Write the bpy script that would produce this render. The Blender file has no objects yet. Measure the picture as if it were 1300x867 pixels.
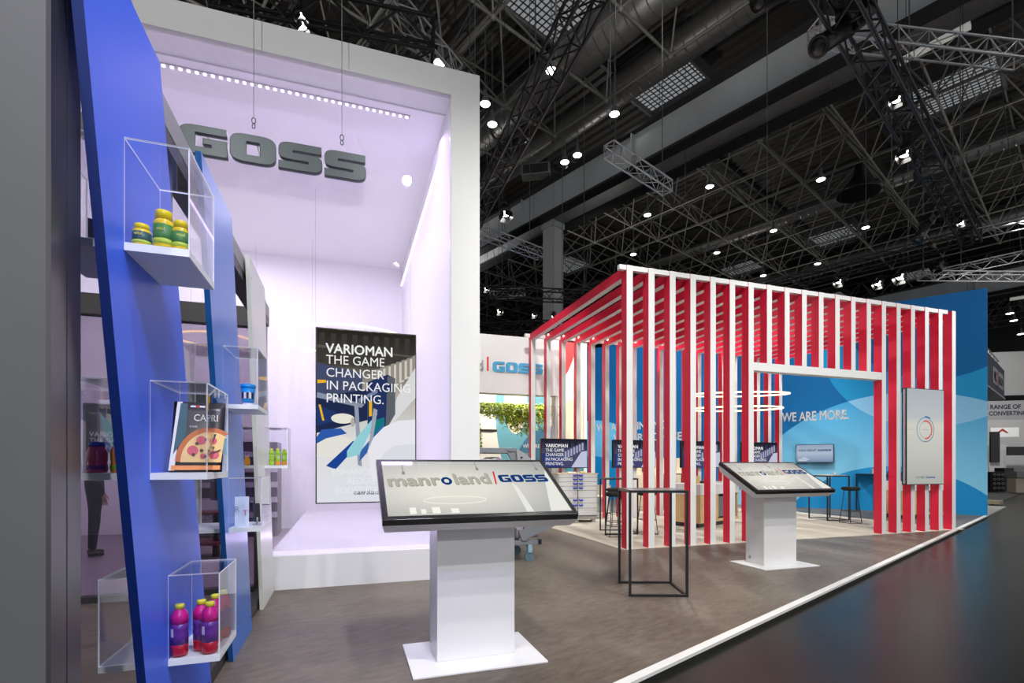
import bpy, bmesh, math, random
from mathutils import Vector, Matrix
random.seed(7)
PI = math.pi
S = bpy.context.scene
COL = S.collection
# ------------------------------------------------------------------ camera, world, light
cd = bpy.data.cameras.new('camera'); cam = bpy.data.objects.new('camera', cd); COL.objects.link(cam)
cam.location = (0, 0, 1.34); cam.rotation_euler = (PI/2, 0, 0)
cd.sensor_width = 36; cd.sensor_fit = 'HORIZONTAL'; cd.lens = 638/1300*36
cd.shift_y = 156.5/1300; cd.clip_start = .05; cd.clip_end = 400
S.camera = cam
S.view_settings.view_transform = 'Standard'; S.view_settings.look = 'None'
S.view_settings.gamma = 1; S.view_settings.use_curve_mapping = False
S.view_settings.exposure = -0.10
W = bpy.data.worlds.new('hall_air'); S.world = W; W.use_nodes = True
W.node_tree.nodes['Background'].inputs[0].default_value = (.93, .96, 1, 1)
W.node_tree.nodes['Background'].inputs[1].default_value = .60

def aim(o, to):
    o.rotation_euler = (Vector(to)-o.location).to_track_quat('-Z', 'Y').to_euler()
def spot(loc, to, watt, ang=60, rad=.12, color=(1, .975, .94), blend=.6):
    l = bpy.data.lights.new('spot_lamp', 'SPOT'); l.energy = watt; l.spot_size = math.radians(ang)
    l.spot_blend = blend; l.shadow_soft_size = rad; l.color = color
    o = bpy.data.objects.new('spot_lamp', l); COL.objects.link(o); o.location = loc; aim(o, to); return o
def area(loc, to, watt, sx, sy, color=(1, 1, 1)):
    l = bpy.data.lights.new('area_lamp', 'AREA'); l.energy = watt; l.shape = 'RECTANGLE'; l.size = sx; l.size_y = sy; l.color = color
    o = bpy.data.objects.new('area_lamp', l); COL.objects.link(o); o.location = loc; aim(o, to); return o
# truss spots over the stand, followed by added fill lamps
spot((1.0, 1.0, 7.6), (-1.5, 5.0, 1.0), 700, 75, .09)
spot((-2.0, -2.0, 8.0), (-2.6, 4.6, 2.5), 760, 80, .09)
spot((3.2, 2.0, 8.0), (3.2, 8.0, 1.6), 1080, 80, .09)
spot((7.5, 4.0, 8.2), (7.0, 10.0, 2.0), 1300, 75, .09)
spot((10.6, 6.0, 8.2), (11.5, 13.5, 2.5), 1500, 70, .09)
spot((5.0, 1.0, 8.5), (4.0, 5.5, 0), 1300, 85, .09)
spot((1.5, 6.0, 7.5), (.8, 6.2, 0), 500, 90, .09)
spot((0.3, 9.2, 7.3), (-.6, 13.0, 2.5), 1000, 80, .09)
spot((3.5, 13.4, 7.6), (4.5, 11.5, 0), 1300, 95, .09)
spot((7.5, 13.6, 7.6), (7.6, 12.0, 0), 1300, 95, .09)
spot((7.0, 13.0, 8.0), (7.0, 17.0, 2.6), 1150, 85, .09)
spot((3.0, 15.0, 8.0), (4.0, 19.0, 2.6), 1400, 85, .09)
spot((2.5, 12.6, 7.4), (1.8, 15.5, 1.6), 1800, 90, .09)
spot((1.8, -4.5, 5.2), (-.2, 4.0, .6), 620, 70, .09)  # added low frontal fill from behind the camera, brightens the kiosk fronts
spot((.1, 13.3, 4.5), (-.6, 14.9, 1.8), 420, 120, .09)  # added lamp behind the fascia to brighten the hanging leaves
spot((1.6, -1.0, 6.5), (-1.9, 2.6, 1.4), 700, 60, .09, (.96, .96, 1))  # added white fill for the leaning panels and showcases
# added blue-violet lamp to light up the leaning panels
spot((0.9, 0.2, 5.4), (-1.7, 2.4, 1.9), 320, 60, .09, (.45, .42, 1))
# added upward fill for the roof steel, then high hall lamps over aisles
for q, w_ in (((-8, 12), 800), ((6, 30), 650), ((22, 20), 330), ((18, 36), 400), ((-4, 30), 600), ((30, 30), 250), ((4, 12), 500)):
    spot((q[0], q[1], 11.5), (q[0], q[1]+.01, 30), w_, 150, .3, (1, .98, .94))
for q in ((14, 6), (24, 20), (30, 34), (10, 24)):
    spot((q[0], q[1], 14), (q[0], q[1]+.01, 0), 1300, 110, .3, (1, .97, .92))

spot((23, 24, 10), (29, 31, 2.5), 3800, 90, .2)  # added lamp to brighten the far stand and its banner
spot((14.5, 14, 9), (19, 19, 2), 1500, 90, .2)

# ------------------------------------------------------------------ frames of reference
ANG_B = math.radians(18.2); ORG_B = Vector((1.784, 7.93, 0))        # the stand's grid
ANG_H = math.atan2(.652, .758); ORG_H = Vector((1.963, 23.19, 0))   # the hall's grid
MB_ = Matrix.Translation(ORG_B) @ Matrix.Rotation(ANG_B, 4, 'Z')
MH_ = Matrix.Translation(ORG_H) @ Matrix.Rotation(ANG_H, 4, 'Z')
MW_ = Matrix.Identity(4)
FR = {'B': MB_, 'H': MH_, 'W': MW_}
def Bw(u, v, z=0): return MB_ @ Vector((u, v, z))
def Hw(a, b, z=0): return MH_ @ Vector((a, b, z))
def at(px, py, z):                       # point of height z on the sight line of a pixel
    Y = 638*(z-1.34)/(590-py); return Vector(((px-650)/638*Y, Y, z))

# ------------------------------------------------------------------ materials
MATS = {}
def mat(name, col, rough=.5, metal=0, noise=.06, scale=6, bump=0, em=0, spec=None, stretch=None, trans=0):
    if name in MATS: return MATS[name]
    m = bpy.data.materials.new(name); m.use_nodes = True; nt = m.node_tree; N = nt.nodes; L = nt.links
    b = N['Principled BSDF']; b.inputs['Roughness'].default_value = rough; b.inputs['Metallic'].default_value = metal
    if spec is not None: b.inputs['Specular IOR Level'].default_value = spec
    tc = N.new('ShaderNodeTexCoord'); nz = N.new('ShaderNodeTexNoise'); nz.inputs['Scale'].default_value = scale
    nz.inputs['Detail'].default_value = 4
    src = tc.outputs['Object']
    if stretch:
        mp = N.new('ShaderNodeMapping'); mp.inputs['Scale'].default_value = stretch; L.new(src, mp.inputs[0]); src = mp.outputs[0]
    L.new(src, nz.inputs['Vector'])
    mx = N.new('ShaderNodeMix'); mx.data_type = 'RGBA'
    c1 = [max(0, c*(1-noise)) for c in col]; c2 = [min(1, c*(1+noise)) for c in col]
    mx.inputs[6].default_value = (*c1, 1); mx.inputs[7].default_value = (*c2, 1)
    L.new(nz.outputs['Fac'], mx.inputs[0]); L.new(mx.outputs[2], b.inputs['Base Color'])
    if em: L.new(mx.outputs[2], b.inputs['Emission Color']); b.inputs['Emission Strength'].default_value = em
    if trans: b.inputs['Transmission Weight'].default_value = trans
    if bump:
        bp = N.new('ShaderNodeBump'); bp.inputs['Strength'].default_value = bump; bp.inputs['Distance'].default_value = .01
        L.new(nz.outputs['Fac'], bp.inputs['Height']); L.new(bp.outputs[0], b.inputs['Normal'])
    MATS[name] = m; return m
def emis(name, col, s=1):
    if name in MATS: return MATS[name]
    m = bpy.data.materials.new(name); m.use_nodes = True; nt = m.node_tree; nt.nodes.clear()
    e = nt.nodes.new('ShaderNodeEmission'); e.inputs[0].default_value = (*col, 1); e.inputs[1].default_value = s
    o = nt.nodes.new('ShaderNodeOutputMaterial'); nt.links.new(e.outputs[0], o.inputs[0]); MATS[name] = m; return m
def glassy(name, tint, refl=.04, haze=0, rough=0, hazecol=(1, 1, 1)):
    if name in MATS: return MATS[name]
    m = bpy.data.materials.new(name); m.use_nodes = True; nt = m.node_tree; nt.nodes.clear(); N = nt.nodes; L = nt.links
    t = N.new('ShaderNodeBsdfTransparent'); t.inputs[0].default_value = (*tint, 1)
    g = N.new('ShaderNodeBsdfGlossy'); g.inputs['Roughness'].default_value = rough
    lw = N.new('ShaderNodeLayerWeight'); lw.inputs[0].default_value = .5
    f = N.new('ShaderNodeMath'); f.operation = 'POWER'; L.new(lw.outputs['Facing'], f.inputs[0]); f.inputs[1].default_value = 4.5
    a = N.new('ShaderNodeMath'); a.operation = 'ADD'; a.use_clamp = True; L.new(f.outputs[0], a.inputs[0]); a.inputs[1].default_value = refl
    mx = N.new('ShaderNodeMixShader'); L.new(a.outputs[0], mx.inputs[0]); L.new(t.outputs[0], mx.inputs[1]); L.new(g.outputs[0], mx.inputs[2])
    out = N.new('ShaderNodeOutputMaterial'); last = mx
    if haze:
        d = N.new('ShaderNodeBsdfDiffuse'); d.inputs[0].default_value = (*hazecol, 1)
        m2 = N.new('ShaderNodeMixShader'); m2.inputs[0].default_value = haze
        L.new(mx.outputs[0], m2.inputs[1]); L.new(d.outputs[0], m2.inputs[2]); last = m2
    L.new(last.outputs[0], out.inputs[0]); MATS[name] = m; return m
def c8(r, g, b): return tuple(((x/255)/12.92 if x/255 <= .04045 else ((x/255+.055)/1.055)**2.4) for x in (r, g, b))

WHITE = mat('white_lacquer', (.76, .76, .77), .35, noise=.02)
WHITE2 = mat('white_paint', (.74, .745, .745), .6, noise=.02)
SHELFW = mat('shelf_white', (.80, .84, .84), .4, noise=.02)
BLACK = mat('black_powder_coat', (.012, .013, .016), .4, noise=.2)
BEZEL = mat('black_bezel', (.01, .01, .011), .25, noise=.1)
GREYSTEEL = mat('machine_grey', (.22, .235, .26), .4, .2)
RED = mat('red_lacquer', (.72, .012, .055), .45, noise=.04)
BLUEP = mat('blue_lacquer', (.05, .15, .86), .42, spec=.3, noise=.05, scale=2)
BLUEE = mat('blue_lacquer_edge', (.004, .022, .16), .35)
FRAME = mat('dark_frame', (.035, .032, .033), .45, noise=.2)
ALU = mat('aluminium', (.55, .56, .58), .35, .8)
STEELTUBE = mat('roof_tube_paint', (.22, .212, .19), .45, .1)
GIRD = mat('girder_grey', (.52, .55, .56), .5, .1, noise=.2, scale=.6)
GIRDD = mat('girder_dark', (.022, .022, .023), .6)
DECK = mat('roof_deck', (.030, .026, .023), .6, noise=.25, scale=.5)
DUCT = mat('duct_metal', (.20, .195, .19), .4, .5, noise=.15, scale=2)
TRUSSK = mat('black_truss', (.018, .018, .02), .45)
TRUSSA = mat('silver_truss', (.55, .55, .55), .35, .6)
LAMPBODY = mat('lamp_black', (.012, .012, .013), .35)
GLOW = emis('lamp_glow', (1, .97, .9), 14)
GLOWS = emis('highbay_glow', (1, .98, .92), 9)
SKYL = emis('skylight_glow', (.92, .96, 1), .26)
LEDV = emis('violet_led', (.78, .66, 1), 4)
RINGG = emis('ring_glow', (1, .72, .42), 3.2)
ACR = glassy('acrylic', (.985, .985, 1), .015)
ACRE = mat('acrylic_edge', (.82, .86, .9), .2, em=.15)  # slight emission put in so the pane edges read bright
PANE = glassy('shop_pane', (.96, .95, .99), .045, .10, hazecol=(.9, .9, .96))
PANE2 = glassy('meeting_pane', (.58, .54, .60), .07)

# ------------------------------------------------------------------ mesh helpers
def nb(): return bmesh.new()
def box(bm, a, b, mi=0, rot=None, org=None):
    x0, y0, z0 = a; x1, y1, z1 = b
    vs = [bm.verts.new(p) for p in ((x0,y0,z0),(x1,y0,z0),(x1,y1,z0),(x0,y1,z0),(x0,y0,z1),(x1,y0,z1),(x1,y1,z1),(x0,y1,z1))]
    if rot is not None:
        for v in vs: v.co = rot @ v.co
    for f in ((0,3,2,1),(4,5,6,7),(0,1,5,4),(1,2,6,5),(2,3,7,6),(3,0,4,7)):
        fc = bm.faces.new([vs[i] for i in f]); fc.material_index = mi if isinstance(mi, int) else mi[(0,0,1,2,1,2)[((0,3,2,1),(4,5,6,7),(0,1,5,4),(1,2,6,5),(2,3,7,6),(3,0,4,7)).index(f)]]
    return vs
def cyl(bm, p0, p1, r, n=12, r2=None, mi=0, cap=True):
    p0 = Vector(p0); p1 = Vector(p1); d = (p1-p0).normalized(); r2 = r if r2 is None else r2
    a = d.orthogonal().normalized(); b = d.cross(a)
    A = [bm.verts.new(p0+r*(math.cos(2*PI*i/n)*a+math.sin(2*PI*i/n)*b)) for i in range(n)]
    B = [bm.verts.new(p1+r2*(math.cos(2*PI*i/n)*a+math.sin(2*PI*i/n)*b)) for i in range(n)]
    for i in range(n):
        f = bm.faces.new((A[i], A[(i+1)%n], B[(i+1)%n], B[i])); f.material_index = mi; f.smooth = True
    if cap:
        bm.faces.new(A[::-1]).material_index = mi; bm.faces.new(B).material_index = mi
def lathe(bm, prof, n=24, mi=0, c=(0, 0, 0), sx=1, sy=1):
    rings = []
    for r, z in prof:
        rings.append([bm.verts.new((c[0]+sx*r*math.cos(2*PI*i/n), c[1]+sy*r*math.sin(2*PI*i/n), c[2]+z)) for i in range(n)])
    for k in range(len(rings)-1):
        for i in range(n):
            f = bm.faces.new((rings[k][i], rings[k][(i+1)%n], rings[k+1][(i+1)%n], rings[k+1][i])); f.smooth = True; f.material_index = mi
    if prof[0][0] > 1e-5: bm.faces.new(rings[0][::-1]).material_index = mi
    if prof[-1][0] > 1e-5: bm.faces.new(rings[-1]).material_index = mi
def prism(bm, pts, t0, t1, axis='y', mi=0, side=None):      # polygon given in the plane across `axis`
    def P(a, b, t): return {'x': (t, a, b), 'y': (a, t, b), 'z': (a, b, t)}[axis]
    A = [bm.verts.new(P(a, b, t0)) for a, b in pts]; B = [bm.verts.new(P(a, b, t1)) for a, b in pts]
    n = len(pts); fs = [bm.faces.new(A), bm.faces.new(B[::-1])]
    for f in fs: f.material_index = mi
    for i in range(n):
        f = bm.faces.new((A[i], B[i], B[(i+1)%n], A[(i+1)%n])); f.material_index = mi if side is None else side
def tube(bm, pts, r, n=8, closed=False, mi=0):
    pts = [Vector(p) for p in pts]; rings = []; m = len(pts)
    up = None
    for i, p in enumerate(pts):
        q0 = pts[i-1] if (i > 0 or closed) else p; q1 = pts[(i+1) % m] if (i < m-1 or closed) else p
        d = (q1-q0).normalized()
        if up is None: up = d.orthogonal().normalized()
        up = (up-d*up.dot(d)).normalized(); b = d.cross(up)
        rings.append([bm.verts.new(p+r*(math.cos(2*PI*k/n)*up+math.sin(2*PI*k/n)*b)) for k in range(n)])
    for i in range(m if closed else m-1):
        R0, R1 = rings[i], rings[(i+1) % m]
        for k in range(n):
            f = bm.faces.new((R0[k], R0[(k+1)%n], R1[(k+1)%n], R1[k])); f.smooth = True; f.material_index = mi
    if not closed: bm.faces.new(rings[0][::-1]); bm.faces.new(rings[-1])
def obj(name, bm, mats, parent=None, loc=(0,0,0), rot=(0,0,0), fix=True, bevel=0):
    if fix: bmesh.ops.recalc_face_normals(bm, faces=bm.faces)
    me = bpy.data.meshes.new(name); bm.to_mesh(me); bm.free()
    for m in (mats if isinstance(mats, (list, tuple)) else [mats]): me.materials.append(m)
    o = bpy.data.objects.new(name, me); COL.objects.link(o)
    o.location = loc; o.rotation_euler = rot
    if parent is not None: o.parent = parent
    if bevel:
        b = o.modifiers.new('bevel', 'BEVEL'); b.width = bevel; b.segments = 2; b.limit_method = 'ANGLE'
    return o
def inst(name, me, parent=None, loc=(0,0,0), rot=(0,0,0), scale=(1,1,1)):
    o = bpy.data.objects.new(name, me); COL.objects.link(o); o.location = loc; o.rotation_euler = rot; o.scale = scale
    if parent is not None: o.parent = parent
    return o
def tag(o, label, cat, group=None):
    o['label'] = label; o['category'] = cat
    if group: o['group'] = group
    return o
def place(o, fr, loc, rz=0):
    M = FR[fr]; o.location = M @ Vector(loc); o.rotation_euler = (0, 0, {'B': ANG_B, 'H': ANG_H, 'W': 0}[fr]+rz); return o
def thing(name, label, cat, loc=(0,0,0), rz=0, fr='B', group=None):
    o = bpy.data.objects.new(name, None); COL.objects.link(o); o.empty_display_size = .1
    place(o, fr, loc, rz); return tag(o, label, cat, group)
def struct(name, bm, mats, fr='B', loc=(0,0,0), **k):
    o = obj(name, bm, mats, **k); place(o, fr, loc); o['kind'] = 'structure'; return o
def sroot(name, fr='B', loc=(0,0,0)):
    o = bpy.data.objects.new(name, None); COL.objects.link(o); place(o, fr, loc); o['kind'] = 'structure'; return o
def copy_tree(o, parent=None):
    c = o.copy(); COL.objects.link(c)
    if parent is not None: c.parent = parent
    for ch in [x for x in CH.get(o, [])]: copy_tree(ch, c)
    return c
CH = {}
def index_children():
    CH.clear()
    for o in bpy.data.objects:
        if o.parent: CH.setdefault(o.parent, []).append(o)
def dup(root, fr, loc, rz=0, label=None, group=None):
    index_children(); c = copy_tree(root); place(c, fr, loc, rz)
    if label: c['label'] = label
    if group: c['group'] = group
    return c
UC = {}
def bar(parent, name, p0, p1, r, m, n=8):
    k = (m.name, n)
    if k not in UC:
        bm = nb(); cyl(bm, (0,0,0), (0,0,1), 1, n)
        me = bpy.data.meshes.new('bar_'+m.name); bm.to_mesh(me); bm.free(); me.materials.append(m); UC[k] = me
    p0 = Vector(p0); p1 = Vector(p1); d = p1-p0
    return inst(name, UC[k], parent, p0, d.to_track_quat('Z', 'Y').to_euler(), (r, r, d.length))
# lettering -----------------------------------------------------------
TX = {}
def eval_curve(cu):
    o = bpy.data.objects.new('tmp', cu); COL.objects.link(o)
    dg = bpy.context.evaluated_depsgraph_get(); me = bpy.data.meshes.new_from_object(o.evaluated_get(dg))
    bpy.data.objects.remove(o); return me
def text(s, size, m, parent, loc, rot=(PI/2,0,0), ext=.0005, bold=0, align='LEFT', name='lettering', sx=1, space=1, fit=None):
    k = (s, round(size, 4), m.name, ext, bold, align, space)
    if k not in TX:
        cu = bpy.data.curves.new('text', 'FONT'); cu.body = s; cu.size = size; cu.extrude = ext
        cu.align_x = align; cu.space_character = space; cu.resolution_u = 3; cu.space_line = 1.0
        me = eval_curve(cu); me.name = 'lettering'
        if bold:
            bm = nb(); e = bold*size
            for q, (dx, dy) in enumerate(((-e, 0), (e, 0), (0, e), (0, -e))):
                bm.from_mesh(me); bm.verts.ensure_lookup_table(); n0 = len(bm.verts)-len(me.vertices)
                for v in bm.verts[n0:]: v.co.x += dx; v.co.y += dy
            bm.to_mesh(me); bm.free()
        me.materials.clear(); me.materials.append(m); TX[k] = me
    if fit: xs = [v.co.x for v in TX[k].vertices]; sx = fit/(max(xs)-min(xs))
    return inst(name, TX[k], parent, loc, rot, (sx, 1, 1))
def rounded(pts):
    out = []
    n = len(pts)
    for i, (x, y, r) in enumerate(pts):
        if r <= 0: out.append((x, y)); continue
        p = Vector((x, y)); a = (Vector(pts[i-1][:2])-p).normalized(); b = (Vector(pts[(i+1)%n][:2])-p).normalized()
        A = p+a*r; B = p+b*r
        for k in range(7):
            t = k/6; out.append(tuple((1-t)**2*A+2*t*(1-t)*p+t*t*B))
    return out
GLY = {'O': [[(0,0,.3),(1,0,.3),(1,1,.3),(0,1,.3)], [(.34,.24,.05),(.66,.24,.05),(.66,.76,.05),(.34,.76,.05)]],
       'S': [[(0,0,0),(1,0,.26),(1,.62,.2),(.30,.62,0),(.30,.74,0),(.98,.74,0),(.98,1,0),(0,1,.26),(0,.38,.2),(.70,.38,0),(.70,.26,0),(0,.26,0)]],
       'G': [[(0,0,.3),(1,0,0),(1,.56,0),(.5,.56,0),(.5,.38,0),(.68,.38,0),(.68,.24,0),(.32,.24,.03),(.32,.76,.03),(.98,.76,0),(.98,1,0),(0,1,.3)]]}
GM = {}
def glyph(ch, w, h, ext, m, parent, loc, rot=(PI/2,0,0), name='letter', bev=0):
    k = (ch, w, h, ext, m.name)
    if k not in GM:
        cu = bpy.data.curves.new('g', 'CURVE'); cu.dimensions = '2D'; cu.fill_mode = 'BOTH'; cu.extrude = ext; cu.bevel_depth = bev
        for ring in GLY[ch]:
            P = rounded([(x, y, r) for x, y, r in ring]); sp = cu.splines.new('POLY'); sp.points.add(len(P)-1); sp.use_cyclic_u = True
            for q, (x, y) in zip(sp.points, P): q.co = (x*w, y*h, 0, 1)
        me = eval_curve(cu); me.name = 'letter'; me.materials.clear(); me.materials.append(m); GM[k] = me
    return inst(name, GM[k], parent, loc, rot)
def goss(w, h, m, parent, x0, z0, y, ext=.0005, rot=(PI/2,0,0), bev=0):     # upright word, each letter on its own
    lw = w*.236; gap = (w-4*lw)/3
    for i, ch in enumerate('GOSS'): glyph(ch, round(lw, 4), round(h, 4), ext, m, parent, (x0+i*(lw+gap), y, z0), rot, bev=bev)
def graphic(name, polys, parent, y=0, em=True, step=.0006, loc=(0,0,0), rot=(0,0,0), s=1):  # flat print: coloured shapes in layers
    bm = nb(); mats = []; idx = {}
    for i, (c, pts) in enumerate(polys):
        if c not in idx:
            idx[c] = len(mats); nm = 'print_%d_%d_%d%s' % (*c, 'e' if em else '')
            mats.append(emis(nm, c8(*c), s) if em else mat(nm, c8(*c), .5, noise=.03))
        vs = [bm.verts.new((x, y-step*i, z)) for x, z in pts]; f = bm.faces.new(vs); f.material_index = idx[c]
    return obj(name, bm, mats, parent, loc, rot, fix=False)
def ell(cx, cz, rx, rz, a0=0, a1=360, n=28):
    return [(cx+rx*math.cos(math.radians(a0+(a1-a0)*i/n)), cz+rz*math.sin(math.radians(a0+(a1-a0)*i/n))) for i in range(n+(0 if a1-a0 == 360 else 1))]
def arcband(cx, cz, r0, r1, a0, a1, n=24, e=1):
    o = ell(cx, cz, r1*e, r1, a0, a1, n); i = ell(cx, cz, r0*e, r0, a0, a1, n); return o+i[::-1]
def R4(x0, z0, x1, z1): return [(x0, z0), (x1, z0), (x1, z1), (x0, z1)]
def grad_em(name, stops, axis=2, s=1, lo=0, hi=1, spots=()):     # a lit screen's own picture gradient
    m = bpy.data.materials.new(name); m.use_nodes = True; nt = m.node_tree; nt.nodes.clear(); N = nt.nodes; L = nt.links
    tc = N.new('ShaderNodeTexCoord'); sp = N.new('ShaderNodeSeparateXYZ'); L.new(tc.outputs['Object'], sp.inputs[0])
    mr = N.new('ShaderNodeMapRange'); L.new(sp.outputs[axis], mr.inputs[0]); mr.inputs[1].default_value = lo; mr.inputs[2].default_value = hi
    cr = N.new('ShaderNodeValToRGB'); L.new(mr.outputs[0], cr.inputs[0])
    while len(cr.color_ramp.elements) < len(stops): cr.color_ramp.elements.new(.5)
    for e, (p, c) in zip(cr.color_ramp.elements, stops): e.position = p; e.color = (*c8(*c), 1)
    e = N.new('ShaderNodeEmission'); e.inputs[1].default_value = s; L.new(cr.outputs[0], e.inputs[0])
    o = N.new('ShaderNodeOutputMaterial'); L.new(e.outputs[0], o.inputs[0]); return m

# ================================================================== SETTING
# hall floor: dark polished aisle covering
def floor_mat(name, c1, c2, rough, sc, stretch, bump=.15):
    m = bpy.data.materials.new(name); m.use_nodes = True; nt = m.node_tree; N = nt.nodes; L = nt.links; b = N['Principled BSDF']
    tc = N.new('ShaderNodeTexCoord'); mp = N.new('ShaderNodeMapping'); mp.inputs['Scale'].default_value = stretch; L.new(tc.outputs['Object'], mp.inputs[0])
    n1 = N.new('ShaderNodeTexNoise'); n1.inputs['Scale'].default_value = sc; n1.inputs['Detail'].default_value = 8; n1.inputs['Roughness'].default_value = .65; L.new(mp.outputs[0], n1.inputs['Vector'])
    n2 = N.new('ShaderNodeTexNoise'); n2.inputs['Scale'].default_value = sc*.12; L.new(tc.outputs['Object'], n2.inputs['Vector'])
    a = N.new('ShaderNodeMath'); a.operation = 'ADD'; L.new(n1.outputs['Fac'], a.inputs[0]); L.new(n2.outputs['Fac'], a.inputs[1])
    mr = N.new('ShaderNodeMapRange'); mr.inputs[1].default_value = .7; mr.inputs[2].default_value = 1.3; L.new(a.outputs[0], mr.inputs[0])
    mx = N.new('ShaderNodeMix'); mx.data_type = 'RGBA'; mx.inputs[6].default_value = (*c1, 1); mx.inputs[7].default_value = (*c2, 1)
    L.new(mr.outputs[0], mx.inputs[0]); L.new(mx.outputs[2], b.inputs['Base Color']); b.inputs['Roughness'].default_value = rough; b.inputs['Specular IOR Level'].default_value = .32
    bp = N.new('ShaderNodeBump'); bp.inputs['Strength'].default_value = bump; bp.inputs['Distance'].default_value = .004
    L.new(n1.outputs['Fac'], bp.inputs['Height']); L.new(bp.outputs[0], b.inputs['Normal']); return m
bm = nb(); box(bm, (-70, -45, -.14), (70, 75, -.06)); struct('floor', bm, floor_mat('aisle_floor', (.011, .011, .009), (.019, .018, .015), .28, 9, (1, 4, 1), .3), 'H')
# platform of the stand: vinyl, H frame (x along the aisle edge). edge line at hy = e0
eY = (MH_.inverted() @ Vector((4.81, 6.58, 0))).y
VINYL = floor_mat('platform_vinyl', (.075, .060, .046), (.20, .168, .132), .42, 5, (1.2, 3.5, 1))
eX = (MH_.inverted() @ Vector((12.52, 13.2, 0))).x
bm = nb(); box(bm, (-34, eY+.08, -.055), (eX+.1, 30, 0)); struct('floor', bm, VINYL, 'H')
PLW = mat('edge_trim_white', (.78, .78, .76), .4)
bm = nb(); box(bm, (-34, eY+.012, -.02), (eX+.1, eY+.08, .004)); struct('trim_1', bm, PLW, 'H')
bm = nb(); box(bm, (-34, eY+.03, -.06), (eX+.1, eY+.08, -.02)); struct('trim_2', bm, FRAME, 'H')
CARPET = mat('beige_carpet', (.50, .465, .39), .9, noise=.12, scale=14, bump=.2)
bm = nb(); box(bm, (-.04, -.02, 0.0005), (8.0, 5.6, .006)); struct('floor', bm, CARPET, 'B')
# light strip of the neighbouring stand's floor
bm = nb(); box(bm, (eX+.12, eY+.05, -.05), (eX+4.6, eY+3.5, -.01)); struct('floor', bm, mat('neighbour_floor', (.42, .42, .41), .7), 'H')
bm = nb(); box(bm, (eX+4.6, eY+.5, -.055), (eX+22, eY+14, -.03)); struct('floor', bm, mat('neighbour_floor_grey', (.10, .105, .11), .6), 'H')

# roof deck with corrugation, one ceiling
bm = nb(); ZD = 19.4
x = -45.0
prev = None
while x < 75:
    for dx, dz in ((0, 0), (.12, .10), (.26, .10), (.38, 0)):
        a = bm.verts.new((x+dx, -36, ZD+dz)); b = bm.verts.new((x+dx, 62, ZD+dz))
        if prev: bm.faces.new((prev[0], a, b, prev[1]))
        prev = (a, b)
    x += .5
box(bm, (-45, -36, ZD+.15), (75, 62, ZD+.3))
ceiling = struct('ceiling', bm, DECK, 'H', fix=False)
# purlins
for i in range(14):
    bm = nb(); y = -30+i*7.0; box(bm, (-45, y, ZD-.28), (75, y+.16, ZD-.02)); obj('purlin', bm, GIRDD, ceiling)
# skylights: grid windows in the deck
def skylight(a, b, s=3.0):
    bm = nb(); z = ZD-.35
    box(bm, (a-s/2, b-s/2, z), (a+s/2, b+s/2, z+.04)); o = obj('skylight', bm, SKYL, ceiling)
    bm = nb()
    for k in (-1, 1):
        box(bm, (a-s/2-.12, b+k*(s/2+.06)-.06, z-.25), (a+s/2+.12, b+k*(s/2+.06)+.06, z+.3))
        box(bm, (a+k*(s/2+.06)-.06, b-s/2, z-.25), (a+k*(s/2+.06)+.06, b+s/2, z+.3))
    for k in range(1, 12):
        t = -s/2+s*k/12; w = .018
        box(bm, (a+t-w, b-s/2, z-.05), (a+t+w, b+s/2, z-.01)); box(bm, (a-s/2, b+t-w, z-.05), (a+s/2, b+t+w, z-.01))
    obj('skylight_frame', bm, mat('skylight_frame', (.08, .08, .085), .5), o)
for a, b in ((-3, -3), (3.6, -3.3), (27.4, -3.2), (28.4, 4.4), (-3, 6), (16, 14), (14.5, -12), (42, -6), (43, 2), (52, -14), (-12, 2)): skylight(a, b)
# space frame: tubes between two layers of nodes
camH = MH_.inverted() @ Vector((0, 0, 1.34))
def infrust(p):
    w = MH_ @ Vector(p)
    if w.y < 3: return False
    X = 650+638*w.x/w.y; Y = 590-638*(w.z-1.34)/w.y
    return -150 < X < 1450 and -160 < Y < 600
bars = []; nodes = []
def block(i0, i1, off, j0=-9, j1=17):
    zb, zt = 16.5, 18.9
    def P(i, j): return Vector((off+3*i, 3*j, zb))
    def T(i, j): return Vector((off+3*i+1.5, 3*j+1.5, zt))
    for i in range(i0, i1+1):
        for j in range(j0, j1+1):
            p = P(i, j)
            if not infrust(p): continue
            nodes.append(p)
            if i < i1: bars.append((p, P(i+1, j), .055))
            bars.append((p, P(i, j+1), .055))
            for di in (-1, 0):
                for dj in (-1, 0):
                    if i0 <= i+di < i1: bars.append((p, T(i+di, j+dj), .038))
            if i < i1:
                if i < i1-1: bars.append((T(i, j), T(i+1, j), .042))
                bars.append((T(i, j), T(i, j+1), .042))
block(-8, 0, 0.0); block(0, 8, 7.0); block(0, 7, 39.0)
bars.sort(key=lambda b: ((b[0]+b[1])/2-camH).length)
for p0, p1, r in bars[:300]: bar(ceiling, 'roof_tube', p0, p1, r, STEELTUBE, 8)
bm = nb()
for p0, p1, r in bars[300:]: cyl(bm, p0, p1, r, 5, cap=False)
o = obj('roof_tube', bm, STEELTUBE, ceiling, fix=False); o['kind'] = 'stuff'
bm = nb()
for p in nodes: lathe(bm, [(0, -.13), (.1, -.08), (.13, 0), (.1, .08), (0, .13)], 8, c=p)
o = obj('roof_node', bm, STEELTUBE, ceiling, fix=False); o['kind'] = 'stuff'
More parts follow.
